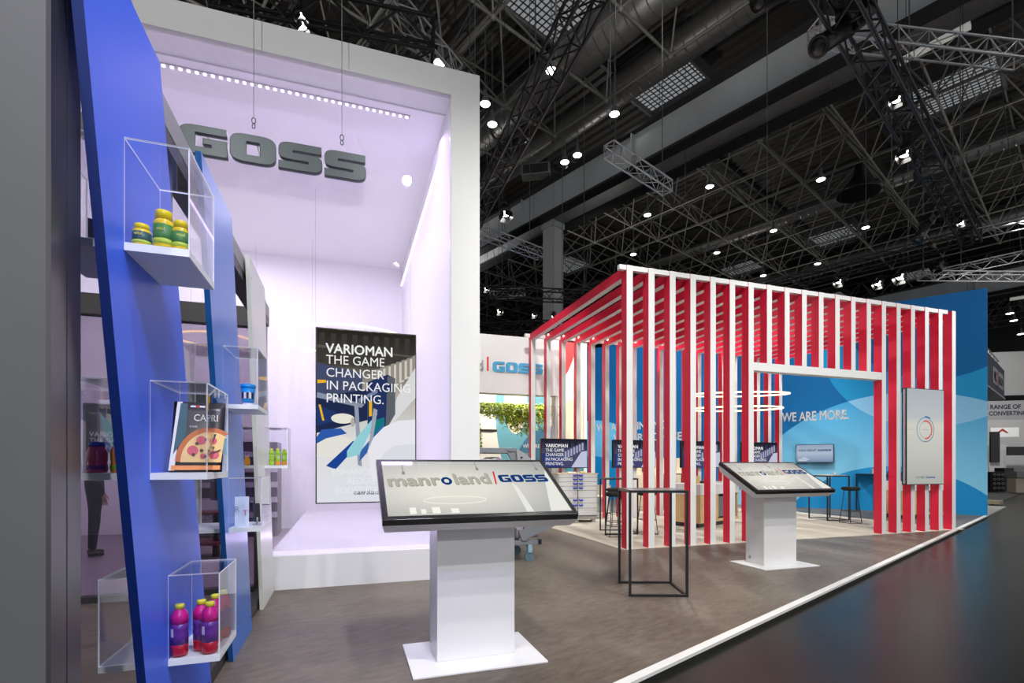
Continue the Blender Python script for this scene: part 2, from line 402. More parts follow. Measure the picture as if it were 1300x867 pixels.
# girders: pairs of plate girders with dark flanges
def girder(h):
    for k, a in enumerate((h, h+1.5)):
        g = sroot('trim_%d' % (10+int(h)+k), 'H')
        bm = nb(); box(bm, (a-.03, -34, 13.6), (a+.03, 46, 15.0)); obj('girder_web', bm, GIRD, g)
        bm = nb(); box(bm, (a-.28, -34, 13.5), (a+.28, 46, 13.6)); obj('bottom_flange', bm, GIRDD, g)
        bm = nb(); box(bm, (a-.28, -34, 15.0), (a+.28, 46, 15.12)); obj('top_flange', bm, GIRDD, g)
        for q in range(-5, 7):
            y = q*6.8+3
            bm = nb(); box(bm, (a-.22, y-.02, 13.6), (a+.22, y+.02, 15.0)); obj('web_stiffener', bm, GIRD, g)
    g = None
girder(.82); girder(32.6)
# column under the girder
colr = sroot('trim_3', 'H')
cpos = MH_.inverted() @ Vector((2.07, 25.4, 0))
bm = nb(); c = cpos
box(bm, (c.x-.36, c.y-.36, 0), (c.x-.30, c.y+.36, 13.5)); box(bm, (c.x+.30, c.y-.36, 0), (c.x+.36, c.y+.36, 13.5)); box(bm, (c.x-.30, c.y-.05, 0), (c.x+.30, c.y+.05, 13.5))
box(bm, (c.x-.30, c.y-.33, 0), (c.x+.30, c.y-.30, 13.5))
obj('column_shaft', bm, mat('column_grey', (.55, .55, .55), .5), colr)
bm = nb(); box(bm, (c.x-.42, c.y-.42, 13.2), (c.x+.42, c.y+.42, 13.48)); obj('column_head', bm, GIRD, colr)
# far walls of the hall
HW = mat('hall_wall', (.05, .05, .052), .7)
bm = nb(); box(bm, (66, -45, 0), (66.4, 62, ZD)); struct('wall_right', bm, HW, 'H')
bm = nb(); box(bm, (-45, 50, 0), (66, 50.4, ZD)); struct('wall_back', bm, HW, 'H')
# ducts
def duct(label, h, z, r, y0, y1):
    t = thing('air_duct', label, 'duct', (h, 0, z), 0, 'H', None)
    bm = nb(); cyl(bm, (0, y0, 0), (0, y1, 0), r, 20); obj('duct_tube', bm, DUCT, t)
    bm = nb(); y = y0
    while y < y1: lathe_y(bm, r+.02, y); y += .45
    o = obj('duct_seam', bm, DUCT, t)
def lathe_y(bm, r, y):
    n = 20; A = [bm.verts.new((r*math.cos(2*PI*i/n), y, r*math.sin(2*PI*i/n))) for i in range(n)]; B = [bm.verts.new((r*math.cos(2*PI*i/n), y+.05, r*math.sin(2*PI*i/n))) for i in range(n)]
    for i in range(n): bm.faces.new((A[i], A[(i+1)%n], B[(i+1)%n], B[i]))
duct('fat ribbed air duct running behind the roof tubes over the white stand', -1.5, 17.7, .75, -14, 14)
duct('dark air duct just left of the big grey girder', 1.3, 17.75, .62, -16, 16)
duct('long thin air duct crossing the roof right of the grey girder', 19.1, 17.8, .40, -20, 40)
duct('air duct far away under the right end of the roof', 30.2, 17.8, .45, -22, 36)

# ================================================================== WHITE PORTAL ROOM (stand architecture)
VF = -1.10; ZT = 6.03; UR = -2.65; UL = -9.6; ZI = 5.72; ZO = .36
bm = nb()
box(bm, (UR-.35, VF, 0), (UR, 6.0, ZT))                 # right wall, thick
struct('wall_right', bm, WHITE2)
bm = nb(); box(bm, (UL, VF, ZI), (UR-.35, VF+.36, ZT)); struct('trim_4', bm, WHITE2)      # front top band
bm = nb(); box(bm, (-4.98, VF, 0), (UR-.35, VF+.36, ZO)); struct('trim_5', bm, WHITE2)    # front plinth band
LIL = mat('room_white', (.84, .82, .86), .45, noise=.02)
bm = nb(); box(bm, (UL, VF+.36, ZI-.02), (UR-.35, 4.6, ZI+.12)); struct('ceiling', bm, LIL)
bm = nb(); box(bm, (UL, 4.5, 0), (UR-.35, 4.6, ZI-.02)); struct('wall_back', bm, LIL)
bm = nb(); box(bm, (UL-.1, VF, 0), (UL, 4.6, ZT)); struct('wall_left', bm, LIL)
bm = nb(); box(bm, (-4.98, VF+.36, .02), (UR-.35, 4.5, ZO)); struct('floor', bm, mat('podium_white', (.72, .72, .76), .25))
bm = nb(); box(bm, (UL, VF+.02, .0005), (-4.98, 4.5, .012)); struct('floor', bm, mat('meeting_floor', (.30, .25, .29), .4, noise=.2, scale=3))
# glazing of the portal front (upper large pane, right pane, door-height panes on the left)
w1 = sroot('window_1')
bm = nb(); prism(bm, [(UL, 3.0), (-4.985, 3.0), (-4.985, ZO), (UR-.352, ZO), (UR-.352, ZI-.02), (UL, ZI-.02)], VF+.06, VF+.072, 'y'); obj('pane', bm, PANE, w1)
w2 = sroot('window_2')
for i, (a, b) in enumerate(((UL, -8.2), (-8.18, -6.65), (-6.63, -5.02))):
    bm = nb(); box(bm, (a, VF+.06, .05), (b, VF+.072, 2.8)); obj('pane', bm, PANE2, w2)
bm = nb(); box(bm, (UL, VF, 2.8), (-5.02, VF+.12, 3.0)); obj('transom', bm, FRAME, w2)
bm = nb(); box(bm, (UL, VF, 0), (-5.02, VF+.12, .06)); obj('sill', bm, FRAME, w2)
bm = nb(); box(bm, (-5.10, VF, 0), (-4.99, VF+.14, 3.0)); obj('mullion', bm, FRAME, w2)
# violet LED strips
def strip(label, pts, n, nm='led_strip'):
    t = thing(nm, label, 'light strip', pts[0]); p0 = Vector(pts[0]); d = Vector(pts[1])-p0
    bm = nb()
    dn = d.normalized(); o_ = dn.cross(Vector((0,0,1))).normalized()*.02
    vs = [q for q in (-o_, d-o_, d+o_, o_)]
    A = [bm.verts.new(q+Vector((0,0,.006))) for q in vs]; B = [bm.verts.new(q+Vector((0,0,.016))) for q in vs]
    bm.faces.new(A[::-1]); bm.faces.new(B)
    for i in range(4): bm.faces.new((A[i], A[(i+1)%4], B[(i+1)%4], B[i]))
    obj('strip_profile', bm, ALU, t)
    bm = nb(); lathe(bm, [(0, -.014), (.02, -.006), (.02, .004), (0, .006)], 8); me = bpy.data.meshes.new('led_dot'); bm.to_mesh(me); bm.free(); me.materials.append(LEDV)
    for i in range(n): inst('led_dot', me, t, d*(i+.5)/n)
    return t
strip('dotted violet LED strip along the ceiling front inside the white portal', ((-8.0, -.60, 5.68), (-3.42, -.60, 5.68)), 58)
strip('violet LED strip running back along the right wall of the portal', ((-3.03, -.6, 5.28), (-3.03, 4.3, 5.28)), 130)
a_ = area(Bw(-5.6, -.5, 5.6), Bw(-5.6, .1, 0), 90, 5.0, .15, (.75, .62, 1)); a_.rotation_euler = (math.radians(20), 0, ANG_B)
area(Bw(-3.9, 2.0, 5.6), Bw(-3.9, 2.0, 0), 8, .15, 4.0, (.75, .62, 1))
area(Bw(-5.8, 1.8, 5.62), Bw(-5.8, 1.8, 0), 190, 3.5, 3.5, (.98, .94, 1))
area(Bw(-4.3, .2, .42), Bw(-4.3, .25, 5), 30, 1.6, .1, (.75, .62, 1))

# ring pendants
def ring(label, loc, r, fr='W', drop=1.0, tr=.018):
    t = thing('ring_pendant', label, 'lamp', loc, 0, fr)
    bm = nb(); tube(bm, [(r*math.cos(2*PI*i/48), r*math.sin(2*PI*i/48), 0) for i in range(48)], tr, 8, True); obj('ring_tube', bm, RINGG, t)
    for k in range(3):
        a = 2*PI*k/3+.4; bar(t, 'wire', (r*math.cos(a), r*math.sin(a), tr), (r*math.cos(a), r*math.sin(a), drop), .0015, FRAME, 5)
    return t
ring('glowing ring pendant in the meeting room, left of the white fin', (-5.28, 9.0, 3.57), .62, drop=1.85)
ring('wide glowing ring behind the tall poster screen, standing in for a glass reflection', (-2.75, 8.4, 3.40), 1.05, drop=2.0)  # extra ring built in place of a reflection in the glass
ra = ring('upper of the two glowing rings in the red and white pavilion', (5.55, 12.35, 3.07), 1.12, drop=1.3)
rb = ring('lower of the two glowing rings in the red and white pavilion', (5.5, 12.4, 2.72), 1.05, drop=1.65)
ra.rotation_euler[0] = math.radians(5); rb.rotation_euler[0] = math.radians(3)

# ================================================================== RED AND WHITE SLATTED PAVILION
pg = thing('slatted_pavilion', 'large pavilion of upright slats, red on the sides and white on the edges, with doorway', 'pavilion', (0, 0, 0))
TW, DP, VB, HT = .11, .16, 4.5, 4.5
def board(name, a, b):      # slat: red broad faces (x sides), white everywhere else
    bm = nb(); box(bm, a, b, (1, 1, 0)); return bm
def mesh_of(bm, name, mats):
    bmesh.ops.recalc_face_normals(bm, faces=bm.faces)
    me = bpy.data.meshes.new(name); bm.to_mesh(me); bm.free()
    for m in mats: me.materials.append(m)
    return me
RW = (RED, WHITE2)
m_post = mesh_of(board('p', (0, 0, 0), (TW, DP, HT)), 'front_slat', RW)
m_short = mesh_of(board('p', (0, 0, 3.12), (TW, DP, HT)), 'short_slat', RW)
m_back = mesh_of(board('p', (0, VB-DP, 0), (TW, VB, HT)), 'back_slat', RW)
m_roof = mesh_of(board('p', (0, DP, HT-DP), (TW, VB-DP, HT)), 'roof_slat', RW)
for i in range(20):
    u = .03+.4*i
    inst('front_slat', m_short if 7 <= i <= 13 else m_post, pg, (u, 0, 0))
    inst('roof_slat', m_roof, pg, (u, 0, 0)); inst('back_slat', m_back, pg, (u, 0, 0))
bm = nb(); box(bm, (.03+2.4+TW, 0.002, 2.98), (.03+5.6, DP-.002, 3.12)); obj('lintel', bm, WHITE2, pg)
bm = nb(); box(bm, (-.09, .012, HT-.075), (7.52, .085, HT+.002)); obj('top_rail', bm, WHITE2, pg)
bm = nb(); box(bm, (-.09, VB-.085, HT-.075), (7.52, VB-.012, HT+.002)); obj('top_rail', bm, WHITE2, pg)
bm = nb(); lathe(bm, [(0, -.012), (.022, -.012), (.026, 0)], 12); dlm = mesh_of(bm, 'downlight', (emis('downlight_glow', (1, .75, .55), 5),))
for i in range(1, 19, 1): inst('downlight', dlm, pg, (.03+.4*i-.02, VB-DP-.14, HT-.04), (0, -1.2, 0))

# ================================================================== BIG BLUE CURVED-GRAPHIC WALL
Lp = Vector((2.88, 20.4, 0)); Ep = Vector((12.52, 13.23, 0)); LEN = (Ep-Lp).length
ANG_W = math.atan2(Ep.y-Lp.y, Ep.x-Lp.x)
FR['S'] = Matrix.Translation(Lp) @ Matrix.Rotation(ANG_W, 4, 'Z')
def place(o, fr, loc, rz=0):
    M = FR[fr]; o.location = M @ Vector(loc); o.rotation_euler = (0, 0, {'B': ANG_B, 'H': ANG_H, 'W': 0, 'S': ANG_W}[fr]+rz); return o
def wall_graphic():
    m = bpy.data.materials.new('blue_wall_print'); m.use_nodes = True; nt = m.node_tree; N = nt.nodes; L = nt.links; b = N['Principled BSDF']
    b.inputs['Roughness'].default_value = .75; b.inputs['Specular IOR Level'].default_value = .2
    tc = N.new('ShaderNodeTexCoord'); sp = N.new('ShaderNodeSeparateXYZ'); L.new(tc.outputs['Object'], sp.inputs[0])
    def M(op, a, b_=None, clamp=False):
        n = N.new('ShaderNodeMath'); n.operation = op; n.use_clamp = clamp
        for k, v in enumerate((a, b_)):
            if v is None: continue
            if isinstance(v, (int, float)): n.inputs[k].default_value = v
            else: L.new(v, n.inputs[k])
        return n.outputs[0]
    X, Z = sp.outputs[0], sp.outputs[2]
    def circ(cx, cz, r):
        dx = M('SUBTRACT', X, cx); dz = M('SUBTRACT', Z, cz)
        return M('LESS_THAN', M('ADD', M('MULTIPLY', dx, dx), M('MULTIPLY', dz, dz)), r*r)
    def col(c): n = N.new('ShaderNodeRGB'); n.outputs[0].default_value = (*c, 1); return n.outputs[0]
    def mix(f, a, b_):
        n = N.new('ShaderNodeMix'); n.data_type = 'RGBA'
        if isinstance(f, (int, float)): n.inputs[0].default_value = f
        else: L.new(f, n.inputs[0])
        L.new(a, n.inputs[6]); L.new(b_, n.inputs[7]); return n.outputs[2]
    def ramp(v, lo, hi):
        n = N.new('ShaderNodeMapRange'); n.inputs[1].default_value = lo; n.inputs[2].default_value = hi; L.new(v, n.inputs[0]); return n.outputs[0]
    gz = ramp(Z, 0, 6); gx = ramp(X, 7, 12)
    dark = mix(gz, col((.003, .14, .36)), col((.001, .085, .26)))
    mid = mix(gz, col((.02, .30, .58)), col((.006, .20, .45)))
    light = mix(ramp(Z, .8, 3.4), col((.20, .54, .76)), col((.035, .29, .56)))
    pale = mix(gz, col((.30, .56, .76)), col((.12, .38, .64)))
    c1, c2, c3, c4 = circ(10.17, -1.13, 4.53), circ(10.91, 5.05, 2.66), circ(11.03, 5.84, 2.14), circ(9.96, -1.81, 3.11)
    c = mix(c2, dark, mid); c = mix(c3, c, dark)
    c = mix(c1, c, light); c = mix(M('MULTIPLY', c1, c2), c, pale); c = mix(c4, c, mix(gz, col((.01, .24, .55)), mid))
    c = mix(circ(.38, .27, 2.85), c, mix(gz, col((.12, .42, .68)), col((.10, .40, .66)))); c = mix(circ(.37, -.44, 2.13), c, col((.004, .20, .46)))
    L.new(c, b.inputs['Base Color']); return m
bm = nb(); box(bm, (0, 0, 0), (LEN, .12, 6.0), (1, 1, 1)); bm.faces.ensure_lookup_table()
for f in bm.faces:
    if f.normal.length == 0: f.normal_update()
    c = f.calc_center_median()
    if abs(c.y) < 1e-6: f.material_index = 0
bw = struct('wall_back', bm, [wall_graphic(), WHITE2], 'S')
text('WE ARE MORE.', .40, WHITE, bw, (7.2, -.006, 2.72), bold=.022, fit=1.78)
text('WE ARE PRINTING.', .40, WHITE, bw, (.62, -.006, 2.68), bold=.022, fit=2.9)
text('WE ARE CLOSE.', .40, WHITE, bw, (1.35, -.006, 2.24), bold=.022, fit=2.75)
# white wall with the red arc left of the blue wall, mural wall with text
CREAM = (.74, .70, .60)
def mural_mat():
    m = bpy.data.materials.new('mural_print'); m.use_nodes = True; nt = m.node_tree; N = nt.nodes; L = nt.links; b = N['Principled BSDF']
    b.inputs['Roughness'].default_value = .6
    tc = N.new('ShaderNodeTexCoord'); sp = N.new('ShaderNodeSeparateXYZ'); L.new(tc.outputs['Object'], sp.inputs[0])
    def circ(cx, cz, rx, rz):
        mp = N.new('ShaderNodeMapping'); mp.vector_type = 'POINT'
        mp.inputs['Scale'].default_value = (1/rx, 0, 1/rz); mp.inputs['Location'].default_value = (-cx/rx, 0, -cz/rz)
        L.new(tc.outputs['Object'], mp.inputs[0]); ln = N.new('ShaderNodeVectorMath'); ln.operation = 'LENGTH'; L.new(mp.outputs[0], ln.inputs[0])
        t = N.new('ShaderNodeMath'); t.operation = 'LESS_THAN'; t.inputs[1].default_value = 1; L.new(ln.outputs['Value'], t.inputs[0]); return t.outputs[0]
    last = None
    def lay(f, c):
        nonlocal last
        n = N.new('ShaderNodeMix'); n.data_type = 'RGBA'; n.inputs[7].default_value = (*c, 1); L.new(f, n.inputs[0])
        if last is None: n.inputs[6].default_value = (*CREAM, 1)
        else: L.new(last, n.inputs[6])
        last = n.outputs[2]
    lay(circ(.95, 3.0, .88, 2.4), (.12, .33, .38)); lay(circ(.70, 3.2, .37, .92), (.74, .66, .48))
    lay(circ(1.85, .8, 1.25, 1.75), (.035, .13, .20)); lay(circ(1.3, 5.8, 1.5, 2.35), (.62, .03, .03)); lay(circ(1.0, 5.9, 1.28, 2.1), (.75, .74, .70))
    lay(circ(2.6, 2.2, .55, 1.2), (.70, .63, .45)); lay(circ(2.75, 1.0, .5, 1.0), (.05, .25, .30))
    L.new(last, b.inputs['Base Color']); return m
bm = nb(); box(bm, (-3.6, 7.5, 0), (2.98, 7.6, 5.2)); mw = struct('wall_back', bm, mural_mat(), 'B')
text('WE ARE MORE.', .16, WHITE, mw, (.93, 7.492, 1.86), bold=.022)
bm = nb(); box(bm, (3.0, 7.5, 0), (3.1, 10.5, 5.2)); struct('wall_left', bm, WHITE2, 'B')
# fascia with logo
fs = thing('fascia_sign', 'white overhead fascia with light blue and red logo left of the pavilion', 'sign', (0, 4.75, 0))
bm = nb(); box(bm, (-2.5, 0, 3.08), (.95, .3, 4.5)); obj('fascia_board', bm, WHITE2, fs)
LB = mat('sign_light_blue', (.06, .36, .62), .4); RB = mat('sign_red', (.75, .03, .04), .4); LG = mat('sign_light_grey', (.55, .56, .56), .4)
goss(1.30, .25, LB, fs, -.81, 3.60, -.012, ext=.01)
bm = nb(); box(bm, (-.955, -.02, 3.61), (-.915, -.001, 3.95)); obj('divider_bar', bm, RB, fs)
text('manroland', .36, LG, fs, (-1.03, -.012, 3.61), ext=.01, bold=.028, align='RIGHT')
for x in (-2.4, .85):
    bm = nb(); box(bm, (x, .02, 0), (x+.08, .28, 3.08)); obj('support_post', bm, WHITE2, fs)

# hanging greenery on a dark trellis behind the fascia
LEAF = mat('leaf_green', (.16, .27, .02), .6, noise=.5, scale=9); LEAF2 = mat('leaf_bright', (.55, .62, .04), .6, noise=.3, scale=9)
tr = thing('plant_trellis', 'dark slatted trellis carrying hanging greenery under the white fascia', 'trellis', (0, 5.6, 0))
for z, u0 in ((2.88, -1.6), (2.66, -1.3)):
    bm = nb(); box(bm, (u0, 0, z), (1.3, .08, z+.06)); obj('trellis_bar', bm, FRAME, tr)
bm = nb(); box(bm, (-1.25, 0, 2.2), (-.45, .5, 2.26)); obj('trellis_shelf', bm, FRAME, tr)
bm = nb(); box(bm, (-1.2, .05, 0), (-1.1, .12, 3.0)); obj('trellis_post', bm, FRAME, tr)
def vines(label, u0, u1, z1, ln, n, y=5.5, shape=None):
    bm = nb()
    for k in range(n):
        u = random.uniform(u0, u1); v = y+random.uniform(-.08, .12); L_ = ln*random.uniform(.35, 1)*(shape((u-u0)/(u1-u0)) if shape else 1); z = z1+random.uniform(-.05, .08)
        zz = z
        while zz > z-L_:
            s = random.uniform(.022, .045); c = Vector((u+random.uniform(-.05, .05), v+random.uniform(-.05, .05), zz))
            a = Vector((random.uniform(-1, 1), random.uniform(-1, 1), random.uniform(-1, .3))).normalized()*s; b = a.orthogonal().normalized()*s*.6
            f = bm.faces.new([bm.verts.new(p) for p in (c-a, c+b, c+a, c-b)]); f.material_index = random.random() < .6
            zz -= .035
    t = thing('hanging_plant', label, 'plant', ((u0+u1)/2, y, z1), 0)
    for v_ in bm.verts: v_.co -= Vector(((u0+u1)/2, y, z1))
    o = obj('foliage', bm, [LEAF, LEAF2], t, fix=False); o['kind'] = 'stuff'
vines('dense green plant trailing from the trellis at the left edge by the white portal', -1.25, -.95, 2.95, 1.2, 60)
vines('yellow-green plant hanging in a wide curtain from the trellis centre', -.9, .45, 2.88, .75, 260, shape=lambda t: .35+.9*t)
vines('bright bushy vine hanging from the trellis shelf above the grey machine', -1.2, -.85, 2.25, .75, 70, 5.75)
vines('green vine at the trellis right end, behind the first back slats', .45, 1.05, 2.9, .7, 90)

# ================================================================== SCREEN PICTURES
POST_STOPS = [(0, (228, 230, 238)), (.35, (226, 226, 226)), (.62, (190, 186, 176)), (.80, (70, 66, 60)), (1, (42, 38, 34))]
def led_screen(t, x0, x1, z0, z1, depth, pic, bez=.012, y0=0):
    bm = nb(); box(bm, (x0, y0, z0), (x1, y0+depth, z1)); obj('screen_housing', bm, BEZEL, t)
    bm = nb(); vs = [bm.verts.new(p) for p in ((x0+bez, y0-.002, z0+bez), (x1-bez, y0-.002, z0+bez), (x1-bez, y0-.002, z1-bez), (x0+bez, y0-.002, z1-bez))]; bm.faces.new(vs)
    return obj('display', bm, pic, t, fix=False)
def manlogo(par, x0, w, z, y, ext=.0004, dark=(20, 50, 110), gr=(120, 125, 135), rot=(PI/2,0,0)):   # manroland|GOSS, flat
    k = w/4.55
    M1 = emis('print_logo_grey%d' % gr[0], c8(*gr)); M2 = emis('print_logo_blue%d' % dark[0], c8(*dark)); M3 = emis('print_logo_red', c8(225, 60, 70))
    text('manr', .62*k, M1, par, (x0, y, z), rot, ext, .028, fit=1.16*k); text('o', .62*k, M2, par, (x0+1.19*k, y, z), rot, ext, .02, fit=.26*k)
    text('land', .62*k, M1, par, (x0+1.49*k, y, z), rot, ext, .028, fit=.95*k)
    return k, M2, M3
# the tall poster on the portal front
ps = thing('poster_screen', 'tall portrait screen showing a printing machine, mounted on the white portal front', 'screen', (-4.49, VF-.10, 0))
pic = grad_em('poster_picture', POST_STOPS, 2, 1, .93, 2.80)
led_screen(ps, 0, 1.07, .92, 2.82, .07, pic)
P = []
def pp(*q): return [(min(x, .988)*1.07, .92+z*1.9) for x, z in q]
for k in range(9):                                   # dim hall behind the machine
    x = .03+k*.105; P.append(((62, 60, 56), pp((x, .80), (x+.05, .80), (x+.06, .97), (x+.01, .97))))
P.append(((92, 88, 80), pp((.02, .885), (.98, .86), (.98, .87), (.02, .90))))
P.append(((70, 78, 110), pp((.01, .60), (.45, .62), (.45, .75), (.01, .80))))
P.append(((34, 44, 78), pp((.01, .40), (.50, .48), (.50, .66), (.01, .60))))
for k in range(8):                                   # row of white printing towers receding right
    x = .60+.055*k; z0 = .615+.022*k; h = .17-.009*k
    P.append(((150, 146, 138), pp((x-.03, z0-.005), (x+.055, z0+.01), (x+.055, z0+h), (x-.03, z0+h-.01)))); P.append(((214, 208, 196), pp((x+.002, z0), (x+.05, z0+.012), (x+.05, z0+h-.004), (x+.002, z0+h-.016))))
P.append(((222, 222, 224), pp((.66, .40), (.99, .62), (.99, .80), (.80, .62))))
P.append(((38, 52, 98), pp((.50, .40), (.69, .44), (.77, .60), (.77, .73), (.70, .75), (.50, .70))))
P.append(((96, 100, 108), pp((.68, .42), (.78, .52), (.78, .73), (.70, .74))))
P.append(((28, 42, 84), pp((.70, .64), (.745, .66), (.745, .70), (.70, .69))))
P.append(((24, 120, 128), pp((.56, .34), (.67, .36), (.67, .50), (.52, .47))))
P.append(((232, 230, 222), pp((.03, .40), (.10, .42), (.37, .36), (.26, .26), (.01, .27))))
P.append(((30, 70, 150), pp((.10, .215), (.19, .195), (.40, .33), (.36, .36))))
P.append(((48, 92, 172), pp((.01, .375), (.06, .42), (.24, .43), (.30, .40), (.10, .37), (.01, .34))))
P.append(((36, 58, 110), pp((.01, .44), (.20, .47), (.20, .52), (.01, .56))))
P.append(((236, 232, 220), ell(.26*1.07, .92+.485*1.9, .12, .055)))
P.append(((180, 176, 170), ell(.355*1.07, .92+.465*1.9, .022, .05)))
P.append(((140, 150, 168), pp((.01, .60), (.44, .55), (.47, .57), (.02, .63))))
P.append(((150, 158, 176), pp((.37, .565), (.41, .56), (.445, .21), (.405, .22))))
P.append(((120, 134, 166), pp((.41, .60), (.60, .66), (.60, .64), (.41, .575))))
P.append(((60, 100, 172), pp((.42, .24), (.68, .41), (.66, .46), (.43, .30))))
P.append(((150, 210, 220), pp((.30, .30), (.42, .40), (.60, .52), (.52, .40), (.42, .28), (.30, .26))))
P.append(((160, 168, 184), pp((.50, .28), (.53, .28), (.60, .54), (.56, .55))))
P.append(((240, 184, 40), pp((.515, .50), (.545, .505), (.545, .59), (.515, .585))))
P.append(((240, 184, 40), pp((.03, .56), (.05, .56), (.085, .47), (.065, .47))))
P.append(((240, 184, 40), pp((.02, .68), (.10, .685), (.10, .70), (.02, .70))))
P.append(((236, 236, 242), pp((.50, .30), (.56, .38), (.66, .44), (.80, .48), (.985, .49), (.985, .30), (.80, .16), (.55, .12))))
P.append(((224, 226, 234), pp((.60, .22), (.66, .29), (.78, .335), (.985, .345), (.985, .12), (.62, .08))))
graphic('printed_picture', P, ps, -.004)
TWH = emis('print_white', (.92, .92, .92)); TSH = emis('print_pale', c8(238, 240, 248))
text('VARIOMAN', .145, TWH, ps, (.105, -.03, 2.545), bold=.022, sx=.94)
text('THE GAME\nCHANGER\nIN PACKAGING\nPRINTING.', .138, TWH, ps, (.105, -.03, 2.427), sx=.93)
text('SAVE TIME\nENHANCE QUALITY\nREDUCE WASTE\nBOOST FLEXIBILITY', .10, TSH, ps, (.98, -.03, 1.33), align='RIGHT', sx=.9)
k, M2, M3 = manlogo(ps, .39, .50, 1.015, -.03, gr=(100, 104, 112)); goss(.19, .026, M2, ps, .70, 1.015, -.03); 
graphic('divider_bar', [((225, 60, 70), R4(.685, 1.01, .690, 1.045))], ps, -.03)

# small landscape screens between the back slats
VST = [(0, (70, 72, 110)), (.5, (78, 78, 108)), (1, (30, 26, 34))]
def vario_small(label, u, v=4.2, w=1.22, h=.71, z=1.26):
    t = thing('wall_screen', label, 'screen', (u, v, z), 0, 'B', 'small screens between the back slats')
    bm = nb(); box(bm, (0, 0, 0), (w, .10, h)); obj('screen_housing', bm, BEZEL, t)
    bm = nb(); bm.faces.new([bm.verts.new(p) for p in ((.012, -.002, .012), (w-.012, -.002, .012), (w-.012, -.002, h-.012), (.012, -.002, h-.012))]); obj('display', bm, VPIC, t, fix=False)
    P = []
    for k in range(7):
        x = .10+k*.155; P.append(((34, 32, 48), R4(x, .50, x+.05, .68)))
    P.append(((44, 56, 110), [(.02, .02), (.50, .02), (.62, .22), (.40, .34), (.02, .36)]))
    for k in range(7):
        x = .60+k*.075; z0 = .22+.035*k; P.append(((96, 98, 130), R4(x, z0, x+.07, z0+.20))); P.append(((168, 170, 196), R4(x+.012, z0+.01, x+.055, z0+.18)))
    P.append(((196, 200, 224), [(.78, .02), (1.20, .02), (1.20, .42), (1.05, .40)]))
    for k in range(5): P.append(((66, 80, 140), [(.06+.11*k, .05), (.10+.11*k, .05), (.13+.11*k, .30), (.09+.11*k, .30)]))
    graphic('printed_picture', P, t, -.003)
    text('VARIOMAN', .120, TWH, t, (.105, -.02, .50), bold=.022, sx=.94); text('THE GAME\nCHANGER\nIN PACKAGING\nPRINTING.', .108, TWH, t, (.105, -.02, .395), sx=.93)
    bar(t, 'wall_bracket', (w/2, .10, h/2), (w/2, .16, h/2), .04, FRAME)
    return t
VPIC = grad_em('small_screen_picture', VST, 2, 1, 0, .71)
vario_small('leftmost of the four small machine screens between the back slats', .236)
vario_small('second from left of the small machine screens between the back slats', 2.19)
vario_small('third from left of the small machine screens between the back slats', 4.22)
vario_small('rightmost small machine screen, above the second kiosk', 6.20)
# portrait screen on the front slats
rs = thing('info_screen', 'tall portrait screen with a red and blue ring mark on the front slats', 'screen', (6.15, -.10, 0))
rp = grad_em('ring_screen_picture', [(0, (176, 178, 172)), (.3, (196, 197, 190)), (.62, (212, 210, 200)), (.70, (190, 196, 198)), (1, (176, 184, 190))], 2, 1, .95, 2.84)
led_screen(rs, 0, 1.07, .95, 2.84, .085, rp)
bm = nb(); box(bm, (-.004, .02, .97), (0, .06, 2.82)); obj('side_trim', bm, ALU, rs)
graphic('printed_picture', [((120, 158, 186), arcband(.53, 2.03, .235, .255, 60, 250)), ((120, 140, 160), arcband(.53, 2.03, .225, .245, 250, 420)), ((60, 100, 150), arcband(.53, 2.03, .245, .27, 60, 95)), ((205, 110, 105), arcband(.53, 2.03, .155, .19, -95, 110)), ((150, 160, 165), arcband(.53, 2.03, .165, .175, 110, 265)), ((170, 172, 168), R4(.44, 2.025, .62, 2.035)), ((180, 180, 176), R4(.06, 2.02, .20, 2.028)), ((180, 180, 176), R4(.14, 1.80, .22, 1.806)), ((205, 90, 90), R4(.545, 1.07, .55, 1.105))], rs, -.004)
manlogo(rs, .24, .62, 1.075, -.006, gr=(150, 152, 150)); goss(.24, .032, emis('print_logo_b3', c8(60, 96, 150)), rs, .56, 1.075, -.006)
# landscape screen on the blue wall
bs = thing('wall_screen', 'small landscape screen with the logo on the big blue wall', 'screen', (7.60, -.10, 0), 0, 'S')
led_screen(bs, 0, 1.0, 1.41, 1.97, .08, grad_em('blue_wall_screen_picture', [(0, (120, 140, 170)), (.5, (176, 192, 212)), (1, (150, 166, 190))], 2, 1, 1.41, 1.97), .015)
manlogo(bs, .07, .86, 1.76, -.006, gr=(96, 108, 130)); goss(.34, .05, emis('print_logo_b4', c8(20, 44, 96)), bs, .60, 1.76, -.006)
graphic('printed_picture', [((200, 80, 80), R4(.575, 1.75, .585, 1.83)), ((222, 228, 236), R4(.07, 1.46, .30, 1.48)), ((222, 228, 236), R4(.07, 1.50, .36, 1.52)), ((222, 228, 236), R4(.17, 1.54, .30, 1.56))], bs, -.005)

